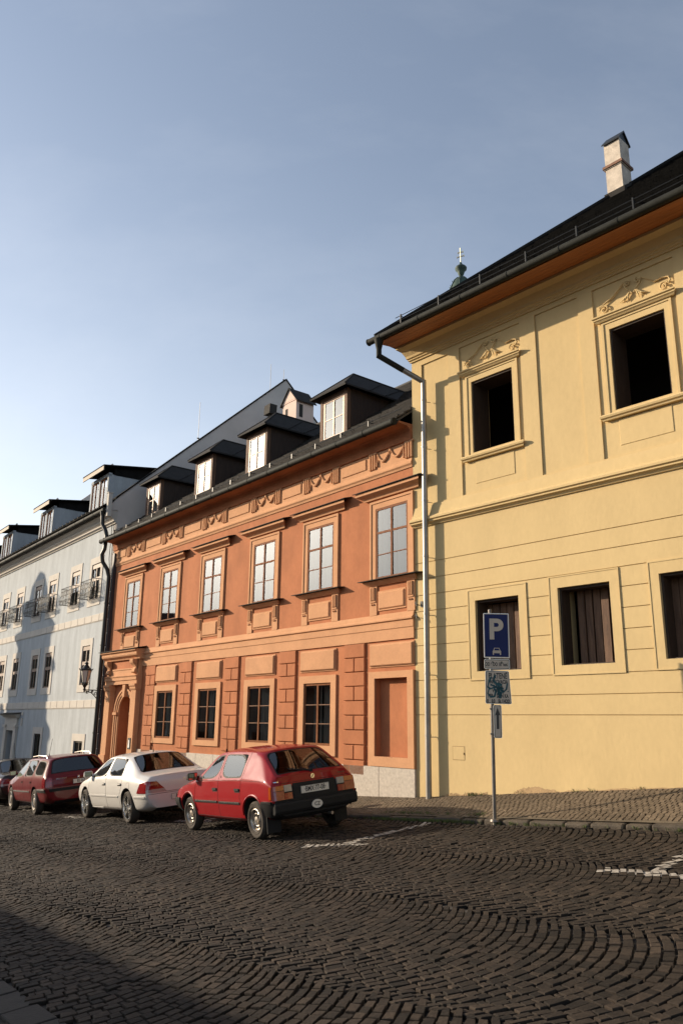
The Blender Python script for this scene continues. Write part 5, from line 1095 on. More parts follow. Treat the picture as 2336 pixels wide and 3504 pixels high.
def car(name, label, spec, group):
    st = spec['st']; pm = spec['paint']; n = len(st)
    bm = bmesh.new(); cl = bm.edges.layers.float.new('crease_edge'); vl = bm.verts.layers.float.new('crease_vert')
    def ring(s):
        xl, xb, xt, zb, wl, zm, wm, zB, wB, zt, wt, zc = s
        return [(xl, 0, zb), (xl, wl*0.86, zb), (xl, wl, zb+0.09), (xl, wm, zm), (xb, wB, zB), (xt, wt, zt), (xt, wt*0.62, zt+(zc-zt)*0.75), (xt, 0, zc)]
    V = []
    for s in st:
        r = ring(s); L = [bm.verts.new(p) for p in r]; Rr = [L[0]]+[bm.verts.new((p[0], -p[1], p[2])) for p in r[1:7]]+[L[7]]
        V.append((L, Rr))
    def face(vs, mi):
        u = []
        for v in vs:
            if v not in u: u.append(v)
        f = bm.faces.new(u); f.material_index = mi; f.smooth = True; return f
    fa = {}
    # materials: 0 paint 1 glass_front_door 2 glass_rear_door 3 glass_quarter 4 windshield 5 rear_window 6 trim 7 bumper 8 panel 9 underbody 10 front door 11 rear door
    for i in range(n-1):
        for side in (0, 1):
            a, b = V[i][side], V[i+1][side]
            for k in range(7):
                mi = 9 if k == 0 else 0
                if k in (2, 3) and i == spec['iF']: mi = 10
                if k in (2, 3) and i == spec['iR']: mi = 11
                f = face([a[k], b[k], b[k+1], a[k+1]] if side == 0 else [a[k+1], b[k+1], b[k], a[k]], mi); fa[(i, side, k)] = f
    for e, end in ((0, 0), (n-1, 1)):
        L, Rr = V[e]
        for k in range(7):
            vs = [L[k], L[k+1], Rr[k+1], Rr[k]]
            f = face(vs if end else vs[::-1], 0); fa[('cap', end, k)] = f
    if spec.get('cap'): 
        for k, mi in spec['cap'].items(): fa[('cap', 0, k)].material_index = mi
    for (i, k, mi) in spec.get('mats', []):
        for side in (0, 1): fa[(i, side, k)].material_index = mi
    bmesh.ops.recalc_face_normals(bm, faces=bm.faces[:]); bm.normal_update()
    def crease(vs, val):
        for a, b in vs:
            e = bm.edges.get((a, b))
            if e: e[cl] = max(e[cl], val)
    for i in range(n-1):
        for side in (0, 1):
            for k, val in spec.get('crease', {4: 0.45, 5: 0.35, 2: 0.4}).items(): crease([(V[i][side][k], V[i+1][side][k])], val)
    for i, val in spec.get('rcrease', {0: 0.6, n-1: 0.3}).items():
        for side in (0, 1): crease([(V[i][side][k], V[i][side][k+1]) for k in range(7)], val)
    crease([(V[0][0][k], V[0][1][k]) for k in range(1, 7)], spec.get('capcrease', 0.3))
    # windows: inset twice (painted frame, black rubber), pane in the middle
    jobs = [([fa[(spec['iF'], s, 4)] for s in (0, 1)], 1, 0.045, True), ([fa[(spec['iR'], s, 4)] for s in (0, 1)], 2, 0.045, True)]
    if 'iQ' in spec: jobs.append(([fa[(spec['iQ'], s, 4)] for s in (0, 1)], 3, 0.06, True))
    jobs.append(([fa[(spec['iW'], s, k)] for s in (0, 1) for k in (5, 6)], 4, 0.05, False)); jobs.append(([fa[(spec['iB'], s, k)] for s in (0, 1) for k in (5, 6)], 5, spec.get('bins', 0.05), False))
    for fs, mi, th, ind in jobs:
        for t, m2 in ((th, None), (0.022, 6)):
            if ind: res = bmesh.ops.inset_individual(bm, faces=fs, thickness=t, use_even_offset=True)
            else: res = bmesh.ops.inset_region(bm, faces=fs, thickness=t, use_even_offset=True, use_boundary=True)
            for f in res['faces']:
                f.smooth = True
                if m2 is not None: f.material_index = m2
            bnd = set()
            for f in fs:
                for e in f.edges:
                    if sum(1 for q in e.link_faces if q in fs) == 1: bnd.add(e)
            for e in bnd: e[cl] = 1.0
            for f in fs:
                for v in f.verts:
                    if sum(1 for e in v.link_edges if e in bnd and f in e.link_faces) == 2: v[vl] = 0.97
        for f in fs: f.material_index = mi
    me = bpy.data.meshes.new(name+'_cage'); bm.to_mesh(me); bm.free()
    tmp = bpy.data.objects.new('cage', me); COL.objects.link(tmp)
    names = ['paint', 'g1', 'g2', 'g3', 'g4', 'g5', 'trim', 'bumper', 'panel', 'under', 'd1', 'd2', 'well']
    for nm in names: me.materials.append(bpy.data.materials.get('slot_'+nm) or bpy.data.materials.new('slot_'+nm))
    sb = tmp.modifiers.new('s', 'SUBSURF'); sb.levels = 3; sb.render_levels = 3
    # wheel wells
    cut = MB(); rw = spec['rw']
    for x in (spec['xr'], spec['xf']):
        for s in (-1, 1):
            y0 = s*(spec['tr']-0.20); y1 = s*1.2
            cut.lathe([(rw+0.055, min(y0, y1)), (rw+0.055, max(y0, y1))], (x, 0, rw+0.015), 'y', 40)
    co = cut.build('well', None); cm_ = co.data
    for nm in names: cm_.materials.append(bpy.data.materials['slot_'+nm])
    cm_.polygons.foreach_set('material_index', [12]*len(cm_.polygons))
    bo = tmp.modifiers.new('b', 'BOOLEAN'); bo.operation = 'DIFFERENCE'; bo.object = co; bo.solver = 'EXACT'
    try: bo.material_mode = 'INDEX'
    except Exception: pass
    dg = bpy.context.evaluated_depsgraph_get(); dg.update(); full = bpy.data.meshes.new_from_object(tmp.evaluated_get(dg))
    bpy.data.objects.remove(tmp); bpy.data.objects.remove(co)
    fb = bmesh.new(); fb.from_mesh(full); bvh = BVHTree.FromBMesh(fb)
    # place: wheels on the road plane
    root = empty(name); tag(root, label, 'car', group)
    hd = R(spec['az']); fwd = Vector((-math.sin(hd), math.cos(hd), 0)); fwd = (fwd-GN*fwd.dot(GN)).normalized(); left = GN.cross(fwd)
    px, py = spec['pos']; root.matrix_world = Matrix(((fwd.x, left.x, GN.x, px), (fwd.y, left.y, GN.y, py), (fwd.z, left.z, GN.z, ground(px, py)+0.0), (0, 0, 0, 1)))
    def split(idx, nm, mat, parent, side=0):
        if side is None: split(idx, nm, mat, parent, 1); return split(idx, nm, mat, parent, -1)
        b2 = fb.copy(); bmesh.ops.delete(b2, geom=[f for f in b2.faces if f.material_index not in idx or (side and f.calc_center_median().y*side < 0)], context='FACES')
        if not b2.faces: b2.free(); return None
        for f in b2.faces: f.material_index = 0; f.smooth = True
        m2 = bpy.data.meshes.new(nm); b2.to_mesh(m2); b2.free(); m2.materials.clear(); m2.set_sharp_from_angle(angle=R(32)); return link(nm, m2, mat, parent)
    body = split({0}, 'body', pm, root); split({10}, 'front_door', pm, root, None); split({11}, 'rear_door', pm, root, None)
    split({1}, 'door_window', m_cgl, root, None); split({2}, 'door_window', m_cgl, root, None)
    if 'iQ' in spec: split({3}, 'quarter_window', m_cgl, root, None)
    split({4}, 'windscreen', m_cgl, root); split({5}, 'rear_window', m_cgl, root); split({6}, 'window_rubber', m_trim, body); split({7}, 'rear_bumper', spec.get('bumper', m_trim), root); split({8}, 'rear_panel', m_trim, root); split({9, 12}, 'underbody', m_under, root)
    def hit(ax, u, v, s=1):
        # ax 'y': project along y from side s at (x=u, z=v); ax 'x': from behind at (y=u, z=v)
        if ax == 'y': o, d = Vector((u, 3*s, v)), Vector((0, -s, 0))
        elif ax == 'z': o, d = Vector((u, v, 3)), Vector((0, 0, -1))
        else: o, d = Vector((-6, u, v)), Vector((1, 0, 0))
        h = bvh.ray_cast(o, d)
        return (h[0], h[1]) if h[0] is not None else (None, None)
    def slab(ax, quad, t, nm, mat, parent, s=1, nu=8, nv=4, off=0.0):
        # thin shaped plate lying on the body: quad corners in projected coordinates
        g = MB(); P = []; q = [Vector(c) for c in quad]; last = None
        for j in range(nv+1):
            for i in range(nu+1):
                a, b = i/nu, j/nv; p = q[0].lerp(q[1], a).lerp(q[3].lerp(q[2], a), b); h, nn = hit(ax, p.x, p.y, s)
                if h is None: h, nn = (last if last else (Vector((p.x, 0, p.y)), Vector((0, s, 0))))
                last = (h, nn)
                if nn.dot(Vector((-1, 0, 0)) if ax == 'x' else (Vector((0, 0, 1)) if ax == 'z' else Vector((0, s, 0)))) < 0: nn = -nn
                P.append((h, nn))
        N = len(P); v = [h+nn*(off+t) for h, nn in P]+[h+nn*(off-0.012) for h, nn in P]; w = nu+1; f = []
        for j in range(nv):
            for i in range(nu): f.append((j*w+i, j*w+i+1, (j+1)*w+i+1, (j+1)*w+i))
        bd = [i for i in range(w)]+[j*w+nu for j in range(1, nv+1)]+[nv*w+i for i in range(nu-1, -1, -1)]+[j*w for j in range(nv-1, 0, -1)]
        for i in range(len(bd)): a, b = bd[i], bd[(i+1) % len(bd)]; f.append((a, b, N+b, N+a))
        g.add(v, f, 0, True); return g.build(nm, mat, parent)
    def seam(ax, pts, s=1, r=0.003, nm='panel_gap', mat=None):
        g = MB(); o = []
        for (a, b), (c, d) in zip(pts[:-1], pts[1:]):
            k = max(2, int(math.hypot(c-a, d-b)/0.04))
            for i in range(k+1):
                h, nn = hit(ax, a+(c-a)*i/k, b+(d-b)*i/k, s)
                if h is not None and (not o or (h-o[-1]).length > 1e-4): o.append(h)
        if len(o) > 1: g.tube(o, r, 5); return g.build(nm, mat or m_seam, body)
    # wheels
    for x in (spec['xr'], spec['xf']):
        for s in (-1, 1):
            tw = spec.get('tw', 0.17); ri = spec['ri']; yo = s*(spec['tr']+tw/2); yi = s*(spec['tr']-tw/2); g = MB()
            g.lathe([(ri*0.9, yi+s*0.01), (ri, yi), (rw-0.03, yi), (rw-0.008, yi+s*0.02), (rw, yi+s*0.05), (rw, yo-s*0.05), (rw-0.008, yo-s*0.02), (rw-0.03, yo), (ri+0.01, yo-s*0.004), (ri, yo-s*0.012), (ri*0.92, yo-s*0.04)], (x, 0, rw), 'y', 36, cap=False)
            for rr in (rw-0.035, ri+0.025): g.lathe([(rr-0.004, yo-s*0.002), (rr, yo+s*0.003), (rr+0.004, yo-s*0.002)], (x, 0, rw), 'y', 36, cap=False)
            tyre = g.build('wheel', m_rub, root); spec['rim'](x, s, yo, rw, ri, tyre)
    # interior
    g = MB(); zf = spec['floor']
    g.box(spec['xr']-0.3, spec['xf']-0.35, -0.62, 0.62, zf-0.03, zf); fl = g.build('cabin_floor', m_under, root)
    for (x, s) in ((0.05, -0.36), (0.05, 0.36)):
        g = MB(); g.box(x-0.05, x+0.45, s-0.24, s+0.24, zf, zf+0.30); g.hexa([(x-0.10, s-0.24, zf+0.25), (x+0.04, s-0.24, zf+0.25), (x+0.04, s+0.24, zf+0.25), (x-0.10, s+0.24, zf+0.25), (x-0.30, s-0.2, zf+0.80), (x-0.20, s-0.2, zf+0.80), (x-0.20, s+0.2, zf+0.80), (x-0.30, s+0.2, zf+0.80)])
        g.box(x-0.33, x-0.24, s-0.13, s+0.13, zf+0.83, zf+1.0); o = g.build('seat', m_seat, root); bv = o.modifiers.new('bevel', 'BEVEL'); bv.width = 0.03; bv.segments = 2
    x = spec.get('bench', -0.75); g = MB(); g.box(x-0.05, x+0.45, -0.6, 0.6, zf, zf+0.28); g.hexa([(x-0.12, -0.6, zf+0.2), (x+0.02, -0.6, zf+0.2), (x+0.02, 0.6, zf+0.2), (x-0.12, 0.6, zf+0.2), (x-0.30, -0.58, zf+0.68), (x-0.20, -0.58, zf+0.68), (x-0.20, 0.58, zf+0.68), (x-0.30, 0.58, zf+0.68)])
    for s in (-0.33, 0.33): g.box(x-0.33, x-0.25, s-0.12, s+0.12, zf+0.68, zf+0.84)
    o = g.build('rear_seat', m_seat, root); bv = o.modifiers.new('bevel', 'BEVEL'); bv.width = 0.03; bv.segments = 2
    g = MB(); g.box(spec['xf']-0.62, spec['xf']-0.35, -0.64, 0.64, zf+0.25, zf+0.55); g.tube([(spec['xf']-0.72, 0.36+0.17*math.cos(a), zf+0.62+0.17*math.sin(a)) for a in np.linspace(0, 2*math.pi, 17)[:-1]], 0.014, 6, closed=True); g.build('dashboard', m_trim, root)
    # mirrors
    for s in (-1, 1):
        mxp, mz = spec['mir']; h, nn = hit('y', mxp, mz, s); y = h.y if h is not None else s*0.75
        g = MB(); g.hexa([(mxp-0.05, y+s*0.03, mz-0.03), (mxp+0.10, y+s*0.05, mz-0.02), (mxp+0.10, y+s*0.20, mz-0.02), (mxp-0.05, y+s*0.22, mz-0.03), (mxp-0.05, y+s*0.03, mz+0.10), (mxp+0.07, y+s*0.05, mz+0.08), (mxp+0.07, y+s*0.19, mz+0.08), (mxp-0.05, y+s*0.22, mz+0.10)]); g.box(mxp-0.02, mxp+0.06, y-s*0.02, y+s*0.06, mz-0.03, mz+0.03)
        o = g.build('wing_mirror', spec.get('mirmat', m_trim), root); bv = o.modifiers.new('bevel', 'BEVEL'); bv.width = 0.018; bv.segments = 3
        g = MB(); g.poly_y([(0, 0)]*3, 0, 0) if 0 else None
        g.add([(mxp-0.0515, y+s*0.045, mz-0.015), (mxp-0.0515, y+s*0.205, mz-0.015), (mxp-0.0515, y+s*0.205, mz+0.085), (mxp-0.0515, y+s*0.045, mz+0.085)], [(0, 1, 2, 3)]); g.build('mirror_glass', m_mirg, o)
    spec['fit'](root, body, slab, seam, hit)
    fb.free(); return root

def lettering(txt, size, mat, parent, hit, y, z, depth=0.003, sx=1.0, off=0.004, bold=0.0):
    # text on the tail, read from behind: runs towards -y
    h, nn = hit('x', y, z)
    if h is None: return
    if nn.x > 0: nn = -nn
    xa = Vector((0, -1, 0)); xa = (xa-nn*xa.dot(nn)).normalized(); ya = nn.cross(xa); M_ = Matrix(((xa.x*sx, ya.x, nn.x, h.x+nn.x*off), (xa.y*sx, ya.y, nn.y, h.y+nn.y*off), (xa.z*sx, ya.z, nn.z, h.z+nn.z*off), (0, 0, 0, 1)))
    return text_mesh(txt, size, 'lettering', mat, parent, M_, depth, bold)
def numplate(root, hit, y, z, w, h, txt, sz):
    p, nn = hit('x', y, z); x = min(v.x for v in [hit('x', y+a*w/2, z+b*h/2)[0] or p for a in (-1, 0, 1) for b in (-1, 0, 1)])-0.006
    g = MB(); g.box(x-0.008, x, y-w/2, y+w/2, z-h/2, z+h/2); pl = g.build('number_plate', m_plate, root)
    g = MB(); b = 0.006
    for (a, c_, d, e) in ((y-w/2, y+w/2, z+h/2-b, z+h/2), (y-w/2, y+w/2, z-h/2, z-h/2+b), (y-w/2, y-w/2+b, z-h/2, z+h/2), (y+w/2-b, y+w/2, z-h/2, z+h/2)): g.box(x-0.0095, x-0.0079, a, c_, d, e)
    g.build('plate_rim', m_sblk, pl)
    M_ = Matrix(((0, 0, -1, x-0.009), (-1, 0, 0, y), (0, 1, 0, z), (0, 0, 0, 1))) @ Matrix.Diagonal((0.82, 1.1, 1, 1))
    text_mesh(txt, sz, 'lettering', m_sblk, pl, M_, 0.0015, 0.0015)
def rim_steel(x, s, yo, rw, ri, tyre):
    g = MB(); c = (x, 0, rw); k = s
    g.lathe([(ri*0.98, yo-k*0.012), (ri*0.93, yo-k*0.006), (ri*0.88, yo-k*0.02), (ri*0.84, yo-k*0.06), (ri*0.80, yo-k*0.065), (ri*0.72, yo-k*0.045), (ri*0.55, yo-k*0.035), (ri*0.48, yo-k*0.05), (ri*0.34, yo-k*0.055), (ri*0.30, yo-k*0.02), (ri*0.12, yo-k*0.012), (0.002, yo-k*0.010)], c, 'y', 32, cap=False); rm = g.build('rim', m_steel, tyre)
    g = MB()
    for i in range(8):
        a = 2*math.pi*i/8; g.lathe([(0.018, yo-k*0.040), (0.018, yo-k*0.030)], (x+ri*0.64*math.cos(a), 0, rw+ri*0.64*math.sin(a)), 'y', 8)
    for i in range(4):
        a = 2*math.pi*i/4+0.4; g.lathe([(0.012, yo-k*0.05), (0.012, yo-k*0.03)], (x+ri*0.40*math.cos(a), 0, rw+ri*0.40*math.sin(a)), 'y', 6)
    g.build('rim_hole', m_seam, rm)
def rim_alloy(x, s, yo, rw, ri, tyre):
    g = MB(); c = (x, 0, rw); k = s
    g.lathe([(ri*1.0, yo-k*0.014), (ri*0.985, yo+k*0.0), (ri*0.93, yo-k*0.004), (ri*0.91, yo-k*0.03), (ri*0.90, yo-k*0.12)], c, 'y', 40, cap=False)
    g.lathe([(0.07, yo-k*0.05), (0.065, yo-k*0.015), (0.03, yo-k*0.008), (0.002, yo-k*0.008)], c, 'y', 20)
    for i in range(5):
        a = 2*math.pi*i/5+math.pi/2+0.15
        def q(r, da, dy): return (x+r*math.cos(a+da), yo-k*dy, rw+r*math.sin(a+da))
        for da in (0.0,):
            P = [(0.04, -0.6, 0.6, 0.018), (ri*0.5, -0.20, 0.20, 0.022), (ri*0.75, -0.10, 0.22, 0.018), (ri*0.93, -0.02, 0.26, 0.012)]
            for (r0, a0, b0, y0), (r1, a1, b1, y1) in zip(P[:-1], P[1:]):
                g.hexa([q(r0, a0, y0+0.035), q(r0, b0, y0+0.035), q(r1, b1, y1+0.035), q(r1, a1, y1+0.035), q(r0, a0, y0), q(r0, b0, y0), q(r1, b1, y1), q(r1, a1, y1)])
    rm = g.build('rim', m_alloy, tyre); g = MB(); g.lathe([(ri*0.90, yo-k*0.125), (ri*0.3, yo-k*0.115), (0.002, yo-k*0.115)], c, 'y', 24); g.build('brake_disc', m_under, rm)
def rim_cap(x, s, yo, rw, ri, tyre):
    g = MB(); c = (x, 0, rw); k = s
    g.lathe([(ri*1.0, yo-k*0.01), (ri*0.95, yo+k*0.006), (ri*0.86, yo-k*0.0), (ri*0.82, yo-k*0.02), (ri*0.45, yo-k*0.012), (ri*0.42, yo-k*0.004), (0.002, yo+k*0.004)], c, 'y', 32, cap=False); rm = g.build('rim', m_steel, tyre); g = MB()
    for i in range(7):
        a = 2*math.pi*i/7; g.lathe([(0.028, yo-k*0.022), (0.028, yo-k*0.012)], (x+ri*0.65*math.cos(a), 0, rw+ri*0.65*math.sin(a)), 'y', 8)
    g.build('rim_hole', m_seam, rm)
def antenna(root, body, hit, x, y, L, lean, r=0.0045):
    h, nn = hit('z', x, y); g = MB(); g.tube([(h.x, h.y, h.z-0.01), (h.x-0.01, h.y, h.z+0.05)], 0.012, 6); g.tube([(h.x-0.01, h.y, h.z+0.04), (h.x-0.01+lean, h.y, h.z+L)], r, 5); g.build('aerial', m_trim, root)
def handles(root, slab, xs, z, w, hgt, mat, t=0.022):
    for x in xs:
        for s in (-1, 1):
            slab('y', [(x-w/2, z-hgt/2), (x+w/2, z-hgt/2), (x+w/2, z+hgt/2), (x-w/2, z+hgt/2)], 0.003, 'handle_recess', m_seam, root, s, 6, 3)
            slab('y', [(x-w/2*0.9, z-hgt*0.05), (x+w/2*0.9, z-hgt*0.05), (x+w/2*0.9, z+hgt*0.42), (x-w/2*0.9, z+hgt*0.42)], t, 'handle', mat, root, s, 6, 2)

# ---- red hatchback
p_red = paint('red_paint', (0.26, 0.007, 0.010), 0.4)
#         xl     xb     xt     zb    wl    zm    wm    zB    wB    zt    wt    zc
st_h = [(-1.83, -1.80, -1.76, 0.34, 0.70, 0.56, 0.765, 0.77, 0.76, 0.905, 0.66, 0.925),
        (-1.66, -1.64, -1.20, 0.26, 0.74, 0.55, 0.795, 0.855, 0.775, 1.275, 0.555, 1.315),
        (-0.86, -0.86, -0.90, 0.20, 0.76, 0.54, 0.81, 0.875, 0.785, 1.305, 0.575, 1.35),
        (-0.02, -0.02, -0.06, 0.19, 0.76, 0.53, 0.81, 0.86, 0.785, 1.315, 0.58, 1.36),
        (0.92, 0.88, 0.28, 0.19, 0.76, 0.52, 0.81, 0.835, 0.775, 1.285, 0.565, 1.335),
        (1.10, 1.08, 1.02, 0.20, 0.75, 0.51, 0.805, 0.815, 0.77, 0.875, 0.66, 0.91),
        (1.62, 1.60, 1.58, 0.24, 0.72, 0.49, 0.79, 0.74, 0.745, 0.795, 0.63, 0.83),
        (1.96, 1.93, 1.90, 0.30, 0.66, 0.46, 0.74, 0.64, 0.70, 0.68, 0.58, 0.705)]
def fit_hatch(root, body, slab, seam, hit):
    for s in (-1, 1):
        seam('y', [(0.92, 0.30), (0.93, 0.60), (0.90, 0.85)], s); seam('y', [(-0.02, 0.26), (-0.02, 0.89), (-0.06, 1.33)], s); seam('y', [(-0.86, 0.50), (-0.80, 0.62), (-0.86, 0.90), (-0.93, 1.33)], s); seam('y', [(0.93, 0.29), (-0.76, 0.29)], s)
        seam('y', [(0.90, 0.855), (-0.02, 0.865), (-0.86, 0.875), (-1.6, 0.86)], s, 0.003)
        seam('y', [(1.62, 0.75), (1.05, 0.80)], s, 0.003)
        for a, b in ((0.90, 0.01), (-0.05, -0.80)): slab('y', [(a, 0.505), (b, 0.51), (b, 0.545), (a, 0.54)], 0.012, 'rub_strip', m_trim, root, s, 10, 2); slab('y', [(a-0.01, 0.527), (b+0.01, 0.532), (b+0.01, 0.543), (a-0.01, 0.538)], 0.015, 'rub_strip', m_chr, root, s, 10, 1)
        slab('y', [(-1.81, 0.36), (-1.52, 0.36), (-1.52, 0.565), (-1.81, 0.565)], 0.03, 'bumper_corner', m_trim, root, s, 6, 4); slab('y', [(-1.79, 0.545), (-1.54, 0.545), (-1.54, 0.575), (-1.79, 0.575)], 0.035, 'bumper_corner', m_trim, root, s, 6, 2)
        slab('y', [(1.93, 0.32), (1.60, 0.32), (1.60, 0.55), (1.93, 0.55)], 0.03, 'front_bumper', m_trim, root, s, 6, 4)
        slab('y', [(1.34, 0.60), (1.24, 0.60), (1.24, 0.64), (1.34, 0.64)], 0.01, 'side_indicator', m_lora, root, s, 3, 2)
        # flared arch lips
        for x in (-1.225, 1.225):
            g = MB(); o = []
            for a in np.linspace(0.15, math.pi-0.15, 22):
                h, nn = hit('y', x+0.362*math.cos(a), 0.30+0.362*math.sin(a), s)
                if h is not None and h.z > 0.30 and h.y*s > 0.6: o.append(h)
            if len(o) > 2: g.tube(o, 0.016, 6); g.build('arch_lip', p_red, body)
        # lamp cluster: orange outer half, white, red below
        y0, y1, ym = s*0.735, s*0.42, s*0.56
        slab('x', [(y0, 0.715), (ym, 0.715), (ym, 0.785), (y0, 0.78)], 0.018, 'tail_lamp', m_lora, root, 1, 8, 3); slab('x', [(ym-s*0.006, 0.69), (y1, 0.69), (y1, 0.785), (ym-s*0.006, 0.785)], 0.018, 'tail_lamp', m_lwht, root, 1, 6, 3)
        slab('x', [(y0, 0.58), (ym, 0.58), (ym, 0.708), (y0, 0.708)], 0.018, 'tail_lamp', m_lred, root, 1, 8, 3); slab('x', [(ym-s*0.006, 0.58), (y1, 0.58), (y1, 0.673), (ym-s*0.006, 0.673)], 0.018, 'tail_lamp', m_lred, root, 1, 6, 3)
        slab('y', [(-1.795, 0.60), (-1.735, 0.60), (-1.735, 0.78), (-1.78, 0.78)], 0.012, 'tail_lamp', m_lora, root, s, 4, 4)
        g = MB(); g.box(-1.56, -1.535, s*0.50, s*0.74, 0.10, 0.36); g.build('mud_flap', m_trim, root)
    handles(root, slab, (0.10, -0.72), 0.72, 0.17, 0.06, m_trim)
    # black bumper bar, number plate recess, plate, oval sticker
    g = MB(); g.prof_x
    pts = [(-1.86, 0.37), (-1.885, 0.42), (-1.885, 0.51), (-1.87, 0.545), (-1.80, 0.555), (-1.78, 0.37)]
    v = [(x, y, z) for y in (-0.76, 0.76) for x, z in pts]; nn = len(pts); g.add(v, [tuple(range(nn)), tuple(range(nn, 2*nn))[::-1]]+[((i+1) % nn, i, nn+i, nn+(i+1) % nn) for i in range(nn)])
    o = g.build('rear_bumper', m_trim, root); bv = o.modifiers.new('bevel', 'BEVEL'); bv.width = 0.02; bv.segments = 2
    slab('x', [(0.385, 0.58), (-0.385, 0.58), (-0.385, 0.795), (0.385, 0.795)], 0.008, 'plate_panel', m_trim, root, 1, 8, 4)
    numplate(root, hit, 0.0, 0.685, 0.52, 0.115, '·BMX·77-08·', 0.095)
    g = MB(); g.lathe([(0.075, -0.003), (0.075, 0.003)], (-1.888, 0.02, 0.455), 'x', 24)
    st = g.build('oval_sticker', m_plate, root); st.matrix_local = Matrix.Translation((0, 0.02, 0.455)) @ Matrix.Diagonal((1, 1.3, 0.85, 1)) @ Matrix.Translation((0, -0.02, -0.455))
    text_mesh('CZ', 0.075, 'lettering', m_sblk, root, Matrix(((0, 0, -1, -1.893), (-1, 0, 0, 0.02), (0, 1, 0, 0.455), (0, 0, 0, 1))), 0.001, 0.001)
    h, n2 = hit('x', 0.0, 0.865); g = MB(); g.lathe([(0.036, -0.008), (0.036, -0.002), (0.030, 0.0)], (h.x-0.004, 0, 0.865), 'x', 20); bd = g.build('badge', m_chr, root)
    g = MB(); g.tube([(h.x-0.014, 0.012, 0.85), (h.x-0.014, -0.004, 0.87), (h.x-0.014, -0.016, 0.883)], 0.006, 5); g.build('badge_mark', m_sblk, bd)
    slab('x', [(0.70, 0.835), (0.62, 0.835), (0.62, 0.85), (0.70, 0.85)], 0.004, 'badge', m_chr, root, 1, 3, 1); lettering('FAVORIT', 0.035, m_chr, root, hit, -0.55, 0.855, 0.002, 1.0)
    seam('x', [(0.70, 0.815), (-0.70, 0.815)], 1); g = MB()
    p0, _ = hit('x', 0.0, 0.945); p1, _ = hit('x', 0.36, 1.01)
    if p0 and p1: g.tube([p0-Vector((0.02, 0, 0)), p1-Vector((0.025, 0, 0))], 0.010, 5); g.tube([p0-Vector((0.02, 0, 0)), (p1+hit('x', -0.05, 1.0)[0])/2-Vector((0.03, 0, 0))], 0.008, 5); g.lathe([(0.03, -0.03), (0.03, 0.01)], (p0.x, p0.y, p0.z), 'x', 10); g.build('wiper', m_trim, root)
    antenna(root, body, hit, 0.20, 0.48, 0.55, -0.10)
    g = MB(); g.tube([(-1.80, -0.30, 0.27), (-1.55, -0.30, 0.27)], 0.025, 8); g.build('exhaust', m_steel, root)
spec_h = dict(st=st_h, paint=p_red, iF=3, iR=2, iW=4, iB=0, xr=-1.225, xf=1.225, rw=0.285, ri=0.175, tr=0.685, az=34.36, pos=(0, 0), rim=rim_steel, floor=0.32, mir=(0.90, 0.90), fit=fit_hatch, cap={0: 9, 1: 7, 2: 7, 3: 8}, mats=[(0, 1, 7)], bins=0.055,
    crease={4: 0.55, 5: 0.55, 2: 0.5, 3: 0.35}, rcrease={0: 0.75, 7: 0.4, 5: 0.3, 4: 0.3, 1: 0.3}, capcrease=0.6, tw=0.165)
P1 = Vector((-1.1957, 13.2499, 0)); P2 = Vector((-2.5766, 15.2698, 0)); P3 = Vector((-0.0492, 14.042, 0)); mid = (P1+P2)/2+(P3-P1)/2
spec_h['pos'] = (mid.x, mid.y)
car('red_hatchback', 'bright red boxy five door hatchback with black bumper, nearest of the parked cars', spec_h, 'cars parked along the kerb')

# ---- pale sedan
p_wht = paint('champagne_paint', (0.56, 0.545, 0.52), 0.4, metal=0.2)
st_s = [(-2.24, -2.22, -2.14, 0.30, 0.70, 0.55, 0.795, 0.79, 0.755, 0.895, 0.64, 0.92),
        (-2.02, -2.0, -1.98, 0.22, 0.77, 0.55, 0.835, 0.83, 0.80, 0.925, 0.665, 0.95),
        (-1.72, -1.72, -1.66, 0.20, 0.79, 0.56, 0.845, 0.86, 0.815, 0.945, 0.67, 0.97),
        (-0.98, -1.04, -0.92, 0.19, 0.79, 0.57, 0.85, 0.885, 0.825, 1.295, 0.565, 1.345),
        (-0.10, -0.10, -0.14, 0.18, 0.79, 0.57, 0.85, 0.88, 0.825, 1.325, 0.585, 1.375),
        (1.00, 0.98, 0.34, 0.18, 0.79, 0.56, 0.845, 0.855, 0.815, 1.29, 0.57, 1.345),
        (1.26, 1.24, 1.18, 0.19, 0.78, 0.55, 0.84, 0.83, 0.80, 0.905, 0.68, 0.935),
        (1.80, 1.78, 1.76, 0.22, 0.75, 0.53, 0.81, 0.765, 0.76, 0.82, 0.64, 0.855),
        (2.14, 2.12, 2.10, 0.26, 0.68, 0.48, 0.74, 0.64, 0.68, 0.68, 0.56, 0.71)]
